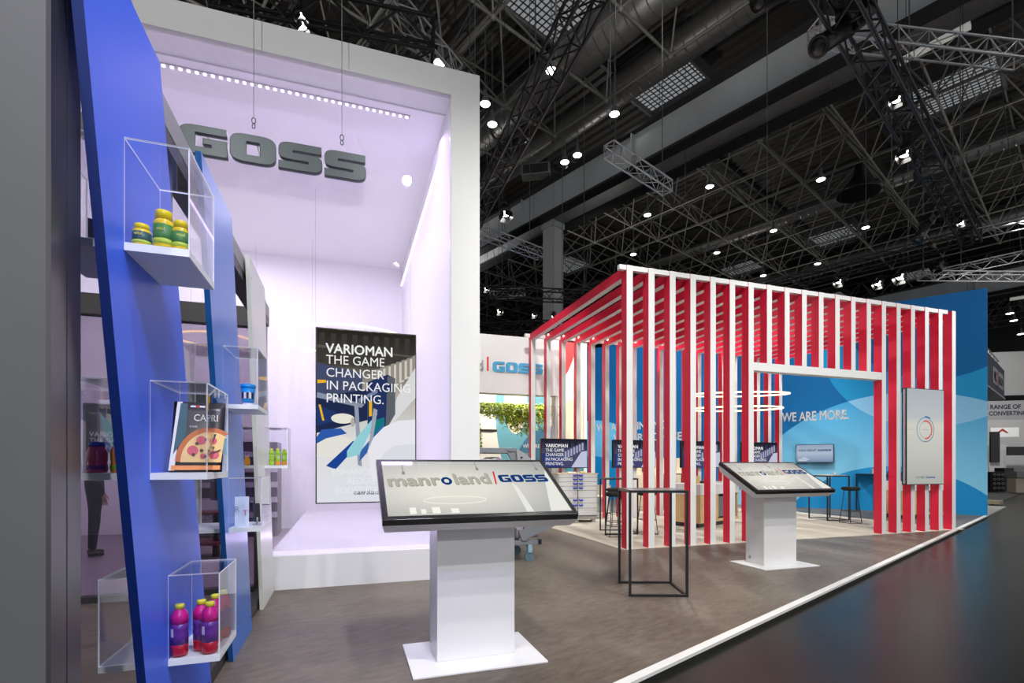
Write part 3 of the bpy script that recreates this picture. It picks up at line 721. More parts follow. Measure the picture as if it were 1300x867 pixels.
# ================================================================== KIOSKS
KPIC = None
def kiosk(label, u, v, idx):
    t = thing('touch_kiosk', label, 'kiosk', (u, v, 0))         # origin: front left corner of the base plate
    bm = nb(); box(bm, (0, 0, 0), (.905, .63, .012)); obj('base_plate', bm, WHITE, t, bevel=.002)
    bm = nb(); box(bm, (.185, .21, .012), (.735, .53, 1.02)); obj('column', bm, WHITE, t, bevel=.004)
    bm = nb(); cyl(bm, (.1855, .45, .09), (.178, .45, .09), .022, 16); obj('cable_outlet', bm, ALU, t)
    # tilted head: frame from front edge (v -.07, z 1.01) to back edge (v .605, z 1.377)
    a = math.atan2(.369, .676); hd = bpy.data.objects.new('kiosk_head', None); COL.objects.link(hd); hd.parent = t; hd.location = (-.19, -.07, 1.01); hd.rotation_euler = (a, 0, 0)
    Wd, Hd = 1.29, .77
    bm = nb(); box(bm, (0, 0, -.045), (Wd, Hd, 0)); obj('screen_bezel', bm, BEZEL, hd, bevel=.003)
    pl = [(0, 0), (Hd, 0), (Hd, -.06), (Hd-.05, -.10), (.08, -.10), (.0, -.02)]
    bm = nb()                                            # white housing below, tapering
    A = [(0, 0, -.046), (Wd, 0, -.046), (Wd, Hd, -.046), (0, Hd, -.046)]; B = [(.02, .045, -.125), (Wd-.02, .045, -.125), (Wd-.02, Hd-.05, -.125), (.02, Hd-.05, -.125)]
    VA = [bm.verts.new(p) for p in A]; VB_ = [bm.verts.new(p) for p in B]; bm.faces.new(VA); bm.faces.new(VB_[::-1])
    for i in range(4): bm.faces.new((VA[i], VB_[i], VB_[(i+1)%4], VA[(i+1)%4]))
    obj('screen_tray', bm, WHITE, hd)
    bm = nb(); bm.faces.new([bm.verts.new(p) for p in ((.035, .035, .002), (Wd-.035, .035, .002), (Wd-.035, Hd-.035, .002), (.035, Hd-.035, .002))]); obj('display', bm, KP, hd, fix=False)
    F = (0, 0, 0)
    G1, G2 = emis('logo_relief_grey', c8(186, 182, 170)), emis('logo_relief_dark', c8(150, 146, 134)); N1 = emis('logo_navy', c8(22, 62, 124)); R1 = emis('logo_red', c8(226, 58, 70))
    TL_ = (0, 0, .035)
    for dx, dy, dz, m in ((.005, -.007, .004, G2), (0, 0, .005, G1)):
        text('manr', .205, m, hd, (.054+dx, .385+dy, dz), TL_, .0003, .028, fit=.360); text('land', .205, m, hd, (.510+dx, .401+dy, dz), TL_, .0003, .028, fit=.262)
    text('o', .205, N1, hd, (.422, .397, .0055), TL_, .0003, .03, fit=.078)
    bm = nb(); prism(bm, [(.803, .395), (.815, .395), (.836, .575), (.824, .575)], .004, .006, 'z'); obj('divider_bar', bm, R1, hd)
    goss(.375, .105, N1, hd, .850, .005, .418, rot=TL_)
    bm = nb(); tube(bm, [(.48+.21*math.cos(2*PI*i/30), .20+.045*math.sin(2*PI*i/30), .004) for i in range(30)], .003, 4, True); obj('printed_ring', bm, emis('print_ring', c8(252, 248, 232)), hd)
    for x, y in ((.172, .56), (.714, .616), (1.183, .613)):
        bm = nb(); box(bm, (x, y, .004), (x+.005, y+.12, .005)); box(bm, (x-.008, y-.02, .004), (x+.012, y+.02, .005)); obj('printed_hook', bm, G2, hd)
    for k, (x, w) in enumerate(((.17, .04), (.24, .03), (.31, .05), (.43, .05))):
        bm = nb(); box(bm, (x, .05, .0035), (x+w, .12-.02*(k % 2), .004)); obj('printed_light', bm, emis('print_light', c8(255, 254, 244)), hd)
    bm = nb(); bm.faces.new([bm.verts.new(p) for p in ((.93, .04, .003), (.98, .04, .003), (.96, .34, .003), (.93, .42, .003))]); obj('printed_light', bm, emis('print_pale2', c8(240, 240, 232)), hd, fix=False)
    bm = nb(); bm.faces.new([bm.verts.new(p) for p in ((1.10, .04, .003), (1.25, .04, .003), (1.25, .60, .003), (1.20, .45, .003))]); obj('printed_light', bm, emis('print_pale2', c8(240, 240, 232)), hd, fix=False)
    return t
def kiosk_pic():
    m = bpy.data.materials.new('kiosk_picture'); m.use_nodes = True; nt = m.node_tree; nt.nodes.clear(); N = nt.nodes; L = nt.links
    tc = N.new('ShaderNodeTexCoord'); mp = N.new('ShaderNodeMapping'); mp.inputs['Location'].default_value = (-.55, -.42, 0); mp.inputs['Scale'].default_value = (1.05, 1.6, 0)
    mp.vector_type = 'TEXTURE'; mp.inputs['Location'].default_value = (.50, .36, 0); mp.inputs['Scale'].default_value = (.95, .50, 1)
    L.new(tc.outputs['Object'], mp.inputs[0]); ln = N.new('ShaderNodeVectorMath'); ln.operation = 'LENGTH'; L.new(mp.outputs[0], ln.inputs[0])
    cr = N.new('ShaderNodeValToRGB'); e = cr.color_ramp.elements
    e[0].position = .25; e[0].color = (*c8(252, 250, 238), 1); e[1].position = 1; e[1].color = (*c8(186, 187, 186), 1)
    L.new(ln.outputs['Value'], cr.inputs[0])
    em_ = N.new('ShaderNodeEmission'); em_.inputs[1].default_value = .9; L.new(cr.outputs[0], em_.inputs[0])
    gl = N.new('ShaderNodeBsdfGlossy'); gl.inputs['Roughness'].default_value = .03; gl.inputs[0].default_value = (1, 1, 1, 1)
    mx = N.new('ShaderNodeMixShader'); mx.inputs[0].default_value = .05; L.new(em_.outputs[0], mx.inputs[1]); L.new(gl.outputs[0], mx.inputs[2])
    o = N.new('ShaderNodeOutputMaterial'); L.new(mx.outputs[0], o.inputs[0]); return m
KP = kiosk_pic()
kiosk('white kiosk with tilted logo screen in the foreground before the portal', -3.78, -3.82, 0)
kiosk('white kiosk with tilted logo screen before the pavilion doorway', .853, -1.947, 1)

# ================================================================== FLYING LOGO ON THE PORTAL
lg = thing('logo_sign', 'big raised metal logo lettering hung high on the white portal', 'sign', (0, VF-.20, 0))
METAL = mat('brushed_dark_metal', (.045, .06, .068), .38, .35); METL = mat('brushed_light_metal', (.30, .30, .29), .35, .4)
goss(5.72-3.979, .272, METAL, lg, -5.72, 4.40, 0, ext=.022, bev=.006)
bm = nb(); box(bm, (-5.87, -.03, 4.38), (-5.82, .03, 4.82)); obj('divider_bar', bm, RB, lg)
text('manroland', .50, METL, lg, (-5.95, .03, 4.40), ext=.03, bold=.028, align='RIGHT')
def wire_hang(u):
    bar(lg, 'suspension_wire', (u, 0, 4.86), (u, 0, 16.0), .004, mat('wire_grey', (.3, .3, .3), .4), 5)
    bm = nb(); tube(bm, [(u+.018*math.cos(a), 0, 4.84+.03*math.sin(a)) for a in [2*PI*i/12 for i in range(12)]], .005, 5, True)
    tube(bm, [(u+.014*math.cos(a), 0, 4.785+.025*math.sin(a)) for a in [2*PI*i/12 for i in range(12)]], .005, 5, True); obj('hook', bm, METAL, lg)
for u in (-5.071, -4.221, -6.2): wire_hang(u)
for k in range(4):
    u = -5.5+.45*k; bm = nb(); cyl(bm, (u, .02, 4.64), (u, .255, 4.64), .008, 8); obj('standoff', bm, METL, lg)

# ================================================================== SHOWCASE WALL: leaning fins with acrylic boxes
UF = -4.905; TH = .03
def fin(label, vt0, vt1, vb0, vb1, face, edge, name='leaning_panel'):
    t = thing(name, label, 'panel', (UF, vb0, 0))
    bm = nb(); pts = [(vb0-vb0, 0), (vb1-vb0, 0), (vt1-vb0, 3.0), (vt0-vb0, 3.0)]
    A = [bm.verts.new((0, y, z)) for y, z in pts]; B = [bm.verts.new((-TH, y, z)) for y, z in pts]
    bm.faces.new(A); bm.faces.new(B[::-1])
    for i in range(4): bm.faces.new((A[i], B[i], B[(i+1)%4], A[(i+1)%4])).material_index = 1
    obj('panel_board', bm, [face, edge], t)
    for f, z in ((.15, 2.85), (.85, .12)):
        y0 = (vb0+(vt0-vb0)*z/3)-vb0; y1 = (vb1+(vt1-vb0-(vb1-vb0))*z/3)-vb0
        bm = nb(); y = y0+.06 if f < .5 else y1-.05; cyl(bm, (0, y, z), (.003, y, z), .008, 10); obj('screw_cap', bm, edge, t)
    return t
BL2 = mat('blue_lacquer_mid', (.03, .19, .70), .3, noise=.05, scale=2); BE2 = mat('blue_edge_mid', (.006, .08, .26), .35)
fin('tall leaning blue panel nearest the camera, carrying the jar and pizza boxes', -5.25, -4.55, -4.59, -3.69, BLUEP, BLUEE)
fin('narrower leaning blue panel, second in the row', -3.93, -3.18, -3.135, -2.42, BL2, BE2)
WHF = mat('white_fin', (.78, .79, .76), .35, noise=.02)
fin('leaning white panel, third in the row beside the portal', -2.55, -1.75, -1.84, -1.13, WHF, mat('white_fin_edge', (.62, .66, .58), .4))
# grey and dark frame behind the fins
HD = mat('frame_grey_cap', (.30, .30, .30), .5)
fw = thing('panel_frame', 'dark metal frame with grey top rail that holds the leaning panels', 'frame', (-4.95, -5.0, 0))
def fbox(nm, v0, v1, z0, z1, m, u0=-.09, u1=-.002): bm = nb(); box(bm, (u0, v0+5.0, z0), (u1, v1+5.0, z1)); return obj(nm, bm, m, fw)
fbox('top_rail', -5.04, VF-.01, 2.88, 3.0, HD)
fbox('under_rail', -5.04, VF-.01, 2.80, 2.88, FRAME, -.12, -.004)
fbox('bottom_rail', -3.7, VF-.01, 0, .09, FRAME)
for v in (-4.16, -2.95, -1.38): fbox('upright', v, v+.05, .09, 2.80, FRAME, -.07, -.035)
# far-left pillar: grey cladding outside, dark reflective metal on the inner side
pl = thing('pillar', 'grey pillar at the left edge with dark reflective inner side', 'pillar', (-4.97, -5.21, 0))
bm = nb(); box(bm, (-1.4, 0, 0), (-.012, .165, 3.6)); obj('cladding', bm, mat('pillar_grey', (.115, .12, .118), .6, noise=.12, scale=3), pl)
SIDE = mat('pillar_metal', (.16, .155, .17), .28, .75, noise=.1, scale=2)
bm = nb(); box(bm, (-.012, 0, 0), (0, .082, 3.6)); obj('side_plate', bm, SIDE, pl)
bm = nb(); box(bm, (-.012, .088, 0), (0, .168, 3.6)); obj('side_plate', bm, SIDE, pl)

# showcases: white shelf through the panel with an acrylic hood
def showcase(label, v0, v1, z, h=.365, u0=-5.155, u1=-4.707):
    t = thing('showcase', label, 'showcase', (u0, v0, z)); w = u1-u0; d = v1-v0; a = UF-TH-u0-.001; b = UF-u0+.001; tz = .027
    for x0, x1 in ((0, a), (b, w)):
        bm = nb(); box(bm, (x0, 0, -tz), (x1, d, 0)); obj('shelf', bm, SHELFW, t)
    th = .005
    def pane(p, q, mi):
        bm = nb(); box(bm, p, q, mi); obj('pane', bm, [ACR, ACRE], t)
    e = .001
    for x0, x1 in ((0, a), (b, w)):
        pane((x0, 0, e), (x1, th, h), (1, 0, 1)); pane((x0, d-th, e), (x1, d, h), (1, 0, 1)); pane((x0, th, h-th), (x1, d-th, h), (0, 1, 1))
    pane((w-th, th, e), (w, d-th, h-th), (1, 1, 0)); pane((0, th, e), (th, d-th, h-th), (1, 1, 0))
    return t
showcase('acrylic showcase high on the first blue panel holding yellow supplement jars', -4.904, -4.549, 2.111)
showcase('acrylic showcase at mid height on the first blue panel with the pizza pack', -4.663, -4.288, 1.308)
showcase('lowest acrylic showcase with red and purple drink bottles', -4.453, -4.099, .497)
showcase('acrylic showcase on the second blue panel holding the blue tumbler', -3.441, -3.04, 1.720)
showcase('small acrylic showcase on the white panel with green drink bottles', -1.76, -1.40, 1.335, .36)
showcase('acrylic showcase low on the second blue panel with cards and stand', -3.284, -2.90, .925, .33)

# goods in the showcases ------------------------------------------------
def stack_jar(name, label, cat, loc, r, h, body, cap, lab, lab2=None, group=None, capr=.8, caph=.2, fill=None, neck=.55):
    t = thing(name, label, cat, loc, random.uniform(-.3, .3), 'B', group)
    bm = nb(); hb = h*(1-caph)
    lathe(bm, [(0, 0), (r*.92, 0), (r, r*.12), (r, hb*.84), (r*.93, hb*.92), (r*capr*.85, hb*.98), (r*capr*.85, hb)], 20); obj('body', bm, body, t)
    bm = nb(); lathe(bm, [(r*capr, hb-.002), (r*capr, h-.006), (r*capr*.94, h), (0, h)], 20); obj('cap', bm, cap, t)
    bm = nb(); lathe(bm, [(r*1.012, hb*.16), (r*1.012, hb*.78)], 20); obj('label_band', bm, lab, t, fix=False)
    if lab2:
        bm = nb(); lathe(bm, [(r*1.02, hb*.16), (r*1.02, hb*.32)], 20); obj('label_stripe', bm, lab2, t, fix=False)
    return t
YC = mat('yellow_cap', (.90, .72, .0), .35); YB = mat('yellow_body', (.85, .62, .02), .25); GRL = mat('green_label', (.05, .22, .05), .5, noise=.5, scale=40); GRD = mat('teal_label', (.02, .09, .09), .5, noise=.4, scale=40); LIM = mat('lime_band', (.45, .62, .05), .5)
zs = 2.112
for i, (u, v, r, h, lb, la) in enumerate(((-4.865, -4.862, .029, .082, GRD, 'small yellow-capped jar with dark teal label, leftmost in the top showcase'),
    (-4.800, -4.855, .033, .142, GRL, 'tallest yellow jar with green label in the top showcase'),
    (-4.772, -4.795, .023, .080, GRL, 'smallest yellow jar, between the two taller ones in the top showcase'),
    (-4.745, -4.862, .028, .110, GRL, 'medium yellow jar with green label, right in the top showcase'))):
    t = stack_jar('supplement_jar', la, 'jar', (u, v, zs), r, h, YB, YC, lb, LIM, 'yellow jars in the top showcase', .80, .2)
    text('vital', .016, mat('print_yellow', (.85, .75, .1), .5), t, (-.012, -r*1.03, h*.45), ext=.0003)
CL = mat('juice_red', (.55, .01, .04), .12, noise=.1, trans=.2); PUR = mat('purple_sleeve', (.40, .02, .30), .3, noise=.35, scale=25); PUR2 = mat('violet_sleeve', (.13, .03, .28), .3, noise=.2, scale=20); MAG = mat('magenta_sleeve', (.62, .01, .25), .3, noise=.2)
YCP = mat('bottle_cap_yellow', (.80, .78, .05), .35)
def pet(label, loc, s=1, group='purple drink bottles in the lowest showcase', base=CL, mid=PUR2, top=MAG, cap=YCP, foot=True):
    t = thing('drink_bottle', label, 'bottle', loc, random.uniform(-1, 1), 'B', group); r = .028*s; h = .19*s
    bm = nb(); lathe(bm, [(0, .006*s), (r*.5, 0), (r*.9, .004*s), (r, .016*s), (r*.94, .03*s), (r, .045*s)], 18); obj('base', bm, base, t)
    bm = nb(); lathe(bm, [(r, .045*s), (r, .08*s), (r*.92, .09*s), (r, .10*s), (r, .12*s)], 18); obj('sleeve', bm, mid, t)
    bm = nb(); lathe(bm, [(r, .12*s), (r*1.0, .145*s), (r*.85, .16*s), (r*.5, .172*s), (r*.45, .178*s)], 18); obj('shoulder', bm, top, t)
    bm = nb(); lathe(bm, [(r*.55, .174*s), (r*.55, h-.003), (r*.5, h), (0, h)], 18); obj('cap', bm, cap, t)
    bm = nb(); box(bm, (-.006*s, -r*1.03, .075*s), (.006*s, -r*.98, .105*s)); obj('print_block', bm, mat('print_pale_lilac', (.7, .6, .8), .5), t)
    return t
for u, v, la in ((-4.872, -4.41, 'leftmost purple drink bottle, half behind the box edge'), (-4.80, -4.36, 'second purple drink bottle from the left in the lowest showcase'), (-4.755, -4.41, 'front purple drink bottle nearest the box corner'), (-4.765, -4.27, 'purple drink bottle behind the front one'), (-4.745, -4.20, 'rearmost purple drink bottle at the right')):
    pet(la, (u, v, .498), 1.2)
def squat(label, loc, m1, m2, cap, s=1, grp=None):
    t = thing('drink_bottle', label, 'bottle', loc, 0, 'B', grp)
    bm = nb(); lathe(bm, [(0, 0), (.030*s, 0), (.034*s, .006), (.034*s, .03*s), (.031*s, .038*s), (.034*s, .05*s), (.034*s, .08*s), (.026*s, .098*s), (.022*s, .104*s)], 18); obj('body', bm, m1, t)
    bm = nb(); lathe(bm, [(.0348*s, .012*s), (.0348*s, .028*s)], 18); obj('label_band', bm, m2, t, fix=False)
    bm = nb(); lathe(bm, [(.025*s, .102*s), (.025*s, .120*s), (0, .121*s)], 18); obj('cap', bm, cap, t)
BC = mat('blue_cap', (.02, .10, .55), .35); ORJ = mat('orange_juice', (.80, .24, .02), .2, noise=.3, scale=20)
squat('orange juice bottle with blue cap and green band, left of the first blue panel', (-5.02, -4.60, 1.309), ORJ, mat('green_band', (.25, .5, .03), .4), BC, 1.05)
squat('pink and purple juice bottle with blue cap beside the left pillar', (-5.10, -4.60, 1.309), mat('pink_juice', (.55, .08, .20), .2, noise=.5, scale=25), PUR2, BC, 1.0)
LG_ = mat('lime_drink', (.42, .72, .03), .2, trans=.1); ORD = mat('orange_drink', (.85, .35, .02), .2)
for i, (u, v, b_) in enumerate(((-4.86, -1.66, LG_), (-4.81, -1.62, ORD), (-4.755, -1.58, ORD))):
    pet(('leftmost', 'middle', 'right')[i]+' green drink bottle with yellow cap in the small showcase on the white panel', (u, v, 1.336), .85, 'green drink bottles on the white panel', b_, LG_, LG_)
squat('tiny orange jar on the shelf end behind the second blue panel', (-5.08, -1.60, 1.336), ORD, ORD, mat('pale_cap', (.8, .7, .5), .4), .75)
# tumbler
t = thing('tumbler', 'bright blue lidded tumbler with white printed foot', 'cup', (-4.80, -3.22, 1.721))
BT = mat('tumbler_blue', (.01, .30, .75), .3)
bm = nb(); lathe(bm, [(0, 0), (.034, 0), (.036, .03)], 20); obj('foot', bm, WHITE, t)
bm = nb(); lathe(bm, [(.036, .03), (.044, .135)], 20); obj('cup_wall', bm, BT, t)
bm = nb(); lathe(bm, [(.047, .133), (.049, .140), (.046, .155), (.030, .160), (0, .160)], 20); obj('lid', bm, BT, t)
for k in range(5):
    a = -2.2+.35*k; bm = nb(); box(bm, (-.008, -.0015, -.02), (.008, 0, .02)); obj('print_patch', bm, WHITE if k % 2 else BLACK, t, (.0425*math.cos(a), .0425*math.sin(a), .08), (0, 0, a+PI/2))
# pizza pack: slightly puffed bag leaning back, printed front
t = thing('pizza_pack', 'dark frozen pizza pack with a pizza picture leaning in the showcase', 'package', (-4.865, -4.58, 1.309), .12); t.scale = (1.15, 1.15, 1.2)
def puff(w, h, d, n=8):
    bm = nb(); G = {}
    for s_ in (0, 1):
        for i in range(n+1):
            for j in range(n+1):
                x = w*i/n; z = h*j/n; k = (math.sin(PI*i/n)*math.sin(PI*j/n))**.5; G[s_, i, j] = bm.verts.new((x+.05*z/h*w, (-1 if s_ == 0 else 1)*d*k, z))
    for s_ in (0, 1):
        for i in range(n):
            for j in range(n): bm.faces.new((G[s_,i,j], G[s_,i+1,j], G[s_,i+1,j+1], G[s_,i,j+1])).smooth = True
    bmesh.ops.remove_doubles(bm, verts=bm.verts, dist=1e-5); return bm
PKX = (-.22, 0, 0)
obj('pack_wrap', puff(.165, .255, .008), mat('pack_charcoal', (.045, .04, .05), .35, noise=.1), t, (0, 0, 0), PKX)
def circp(cx, cz, r, n=20): return ell(cx, cz, r, r, 0, 360, n)
P = [((232, 232, 226), [(0, .004), (.018, .004), (.036, .252), (.020, .252)]), ((34, 88, 100), [(.012, .06), (.05, .13), (.052, .246), (.030, .246)]),
     ((196, 108, 48), ell(.125, .035, .106, .125, 55, 180)+[(.162, .035), (.172, .13)]), ((238, 200, 130), ell(.127, .033, .092, .110, 55, 180)+[(.162, .033), (.172, .12)]),
     ((236, 150, 84), R4(.008, .006, .16, .022))]
for cx, cz, r in ((.072, .075, .018), (.098, .112, .016), (.135, .11, .013), (.14, .06, .016), (.105, .055, .010)): P.append(((214, 88, 104), circp(cx, cz, r, 12)))
for cx, cz in ((.085, .10), (.115, .115), (.10, .075), (.135, .085), (.075, .06), (.12, .04)): P.append(((84, 50, 40), circp(cx, cz, .006, 8)))
P += [((40, 34, 44), [(.112, .05), (.140, .135), (.146, .135), (.118, .05)]), ((70, 60, 58), [(.105, .05), (.16, .075), (.16, .08), (.105, .055)])]
P += [((235, 235, 235), R4(.062, .232, .078, .238)), ((200, 30, 40), R4(.080, .230, .088, .240)), ((235, 235, 235), R4(.090, .232, .108, .238))]
pk = graphic('printed_picture', P, t, -.0095, em=False, step=.00025, rot=PKX)
text('CAPRI', .036, mat('print_cream', (.85, .85, .75), .5), pk, (.072, -.012, .182), ext=.0002, sx=.8)
text('CAPR', .010, WHITE, pk, (.060, -.012, .158), ext=.0002)
# card and phone stand
t = thing('sample_card', 'small cream card with yellow print behind the first blue panel', 'card', (-5.07, -4.28, .498), .2)
bm = nb(); box(bm, (0, 0, 0), (.055, .004, .115)); obj('card_board', bm, mat('card_cream', (.72, .68, .55), .6), t, (0, 0, 0), (-.12, 0, 0))
graphic('printed_picture', [((220, 190, 70), circp(.022, .07, .010)), ((220, 190, 70), circp(.036, .062, .008)), ((200, 180, 90), R4(.012, .035, .042, .040))], t, -.001, em=False, rot=(-.12, 0, 0))
t = thing('brochure_card', 'upright pale blue card with red letter in the low showcase', 'card', (-4.885, -3.20, .926), .05)
bm = nb(); box(bm, (0, 0, 0), (.085, .003, .20)); obj('card_board', bm, mat('card_pale_blue', (.68, .78, .86), .5), t, (0, 0, 0), (-.05, 0, 0))
text('T', .05, mat('print_magenta', (.55, .05, .2), .5), t, (.05, -.008, .075)); text('R', .05, mat('print_slate', (.2, .3, .4), .5), t, (.0, -.008, .10))
t = thing('phone_stand', 'phone on a chrome stand in the low showcase', 'phone', (-4.76, -3.12, .926), .3)
bm = nb(); box(bm, (-.02, -.004, .02), (.02, .004, .15)); obj('phone', bm, BEZEL, t, (0, 0, 0), (-.25, 0, 0)); bm = nb(); cyl(bm, (0, .01, 0), (0, .01, .004), .03); cyl(bm, (0, .01, .004), (0, -.002, .05), .006); obj('stand_foot', bm, ALU, t)
t = thing('brochure_card', 'white card standing in the left part of the top showcase', 'card', (-5.09, -4.70, 2.112), .4)
bm = nb(); box(bm, (0, 0, 0), (.08, .003, .15)); obj('card_board', bm, mat('card_grey', (.3, .28, .28), .5), t)

# ================================================================== FURNITURE
TOP = mat('table_top_grey', (.20, .19, .18), .25, noise=.3, scale=5)
def bar_table(label, fr, loc, rz, w=.6, d=.6, h=1.08, g='black wire frame bar tables'):
    t = thing('bar_table', label, 'table', loc, rz, fr, g); r = .0125
    for x in (r, w-r):
        for y in (r, d-r):
            bm = nb(); box(bm, (x-r, y-r, 0), (x+r, y+r, h-.026)); obj('leg', bm, BLACK, t)
    for y in (0, d-2*r):
        if y == 0 or 1:
            bm = nb(); box(bm, (2*r, y, 0), (w-2*r, y+2*r, 2*r)); obj('foot_rail', bm, BLACK, t)
    bm = nb(); box(bm, (w-2*r, 2*r, 0), (w, d-2*r, 2*r)); obj('foot_rail', bm, BLACK, t)
    bm = nb(); box(bm, (0, 0, h-.026), (w, .02, h)); box(bm, (0, d-.02, h-.026), (w, d, h)); box(bm, (0, .02, h-.026), (.02, d-.02, h)); box(bm, (w-.02, .02, h-.026), (w, d-.02, h)); obj('top_frame', bm, BLACK, t)
    bm = nb(); box(bm, (.02, .02, h-.012), (w-.02, d-.02, h+.001)); obj('tabletop', bm, TOP, t)
    return t
bar_table('black wire frame bar table standing alone in front of the pavilion', 'W', (1.187, 5.10, 0), math.radians(-1.5))
bar_table('black wire frame bar table just inside the pavilion left corner', 'W', (1.78, 9.62, 0), 0, .64)
bar_table('black bar table with papers before the blue wall', 'W', (7.50, 11.95, 0), .18, .62)
bar_table('black bar table seen at the right edge of the doorway', 'W', (10.3, 14.3, 0), .2, .9)
bar_table('black bar table behind the counter by the back slats', 'W', (4.7, 14.6, 0), .2, .6)
def stool(label, loc, rz=0):
    t = thing('bar_stool', label, 'stool', loc, rz, 'W', 'black padded bar stools')
    bm = nb(); lathe(bm, [(0, .745), (.15, .748), (.185, .775), (.19, .80), (.175, .825), (.12, .835), (0, .835)], 22); obj('seat', bm, mat('stool_pad', (.012, .011, .011), .8), t)
    for k in range(4):
        a = PI/4+k*PI/2; c, s_ = math.cos(a), math.sin(a)
        bm = nb(); tube(bm, [(.12*c, .12*s_, .75), (.15*c, .15*s_, .5), (.215*c, .215*s_, .012)], .008, 6); obj('leg', bm, BLACK, t)
    for z, r in ((.28, .185), (.010, .22)):
        bm = nb(); tube(bm, [(r*math.cos(PI/4+k*PI/2), r*math.sin(PI/4+k*PI/2), z) for k in range(4)], .007, 6, True); obj('foot_ring', bm, BLACK, t)
    return t
stool('black padded bar stool in front of the corner bar table', (1.93, 9.40, 0), .1)
stool('black padded bar stool right of the corner bar table, behind the third slat', (2.62, 9.75, 0), .2)
stool('black padded bar stool behind the corner bar table', (2.25, 11.0, 0), .3)
stool('black padded bar stool at the papered bar table near the doorway', (7.78, 11.55, 0), .2)
# things on the tables
def flat(name, label, cat, loc, size, col, rz=0, fr='W', grp=None):
    t = thing(name, label, cat, loc, rz, fr, grp); bm = nb(); box(bm, (0, 0, 0), size); obj('sheets', bm, mat('paper_%d' % int(col[0]*100), col, .6), t); return t
flat('brochure', 'white paper stack on the bar table before the blue wall', 'papers', (7.60, 12.1, 1.082), (.22, .30, .02), (.75, .75, .72), .3)
flat('brochure', 'grey brochure lying beside the white papers on the bar table', 'papers', (7.86, 12.1, 1.082), (.20, .28, .012), (.42, .42, .44), .1)
t = thing('paper_cup', 'small white cup on the bar table before the blue wall', 'cup', (7.98, 12.45, 1.082), 0, 'W'); bm = nb(); lathe(bm, [(0, 0), (.028, 0), (.036, .07), (.030, .07), (.024, .006)], 14); obj('cup_wall', bm, WHITE, t)
flat('brochure', 'beige folded brochure on the bar table at the doorway edge', 'papers', (10.5, 14.5, 1.082), (.22, .12, .14), (.6, .5, .36), .2)
# shell chair
t = thing('shell_chair', 'white shell chair with thin legs beside the drawer cabinet', 'chair', (2.35, 13.3, 0), -.6, 'W')
bm = nb(); lathe(bm, [(0, .43), (.16, .44), (.22, .47), (.235, .52)], 18); obj('seat', bm, mat('shell_cream', (.72, .66, .55), .5), t)
bm = nb(); A = [(.24*math.cos(a), .24*math.sin(a)) for a in [PI*i/10 for i in range(11)]]; R0 = [bm.verts.new((x, y, .50)) for x, y in A]; R1 = [bm.verts.new((x*1.08, y*1.12+.03, .80)) for x, y in A]
for i in range(10): bm.faces.new((R0[i], R0[i+1], R1[i+1], R1[i]))
bmesh.ops.solidify(bm, geom=bm.faces[:], thickness=.012); obj('backrest', bm, mat('shell_cream', (.72, .66, .55), .5), t)
for sx in (-1, 1):
    for sy in (-1, 1): bar(t, 'leg', (.1*sx, .1*sy, .44), (.2*sx, .2*sy, 0), .009, mat('chair_leg', (.55, .5, .42), .5))

# drawer cabinet
cb = thing('drawer_cabinet', 'white workshop drawer cabinet with blue handles on a pallet base', 'cabinet', (.42, 3.62, 0), -.12)
CW = mat('cabinet_white', (.66, .67, .67), .4); HB = mat('handle_blue', (.01, .05, .60), .35)
bm = nb(); box(bm, (0, .02, .14), (.96, .52, 1.12)); obj('carcass', bm, CW, cb, bevel=.004)
bm = nb(); box(bm, (-.02, 0, 1.12), (.98, .54, 1.145)); obj('worktop', bm, mat('wood_beige', (.62, .50, .34), .5), cb)
bm = nb(); box(bm, (-.03, -.01, .08), (.99, .53, .135)); obj('pallet', bm, mat('pallet_grey', (.35, .34, .31), .6), cb)
for x in (.04, .46, .88):
    bm = nb(); box(bm, (x-.04, .04, 0.005), (x+.04, .14, .08)); obj('pallet_foot', bm, mat('foot_pale', (.5, .5, .48), .6), cb)
bm = nb(); box(bm, (.012, .0186, .15), (.948, .0199, 1.11)); obj('gap_shade_sheet', bm, FRAME, cb)  # dark sheet put in for the shade between the drawers
for col_ in (0, 1):
    z = .17
    for j, hh in enumerate((.17, .12, .12, .17, .10, .10, .10, .08)):
        x0 = .02+.47*col_; x1 = x0+.45; bm = nb(); box(bm, (x0, .006, z), (x1, .019, z+hh-.008)); dr = obj('drawer', bm, CW, cb)
        if j in (1, 2, 4, 5, 6, 7):
            hx = x1-.10 if col_ == 0 else x0+.02
            bm = nb(); tube(bm, [(hx, .004, z+hh*.62), (hx+.01, -.022, z+hh*.5), (hx+.07, -.022, z+hh*.5), (hx+.08, .004, z+hh*.62)], .017, 6); obj('handle', bm, HB, dr)
        z += hh
for x, c, s_, la in ((.30, (.8, .8, .78), (.2, .14, .03), 'white box lid on the drawer cabinet'), (.62, (.75, .6, .3), (.12, .10, .04), 'small tan box on the drawer cabinet')):
    tt = thing('small_box', la, 'box', (.42+x, 3.62+.15-x*.12, 1.147), -.12); bm = nb(); box(bm, (0, 0, 0), s_); obj('carton', bm, mat('carton_%d' % int(c[2]*100), c, .6), tt, bevel=.003)

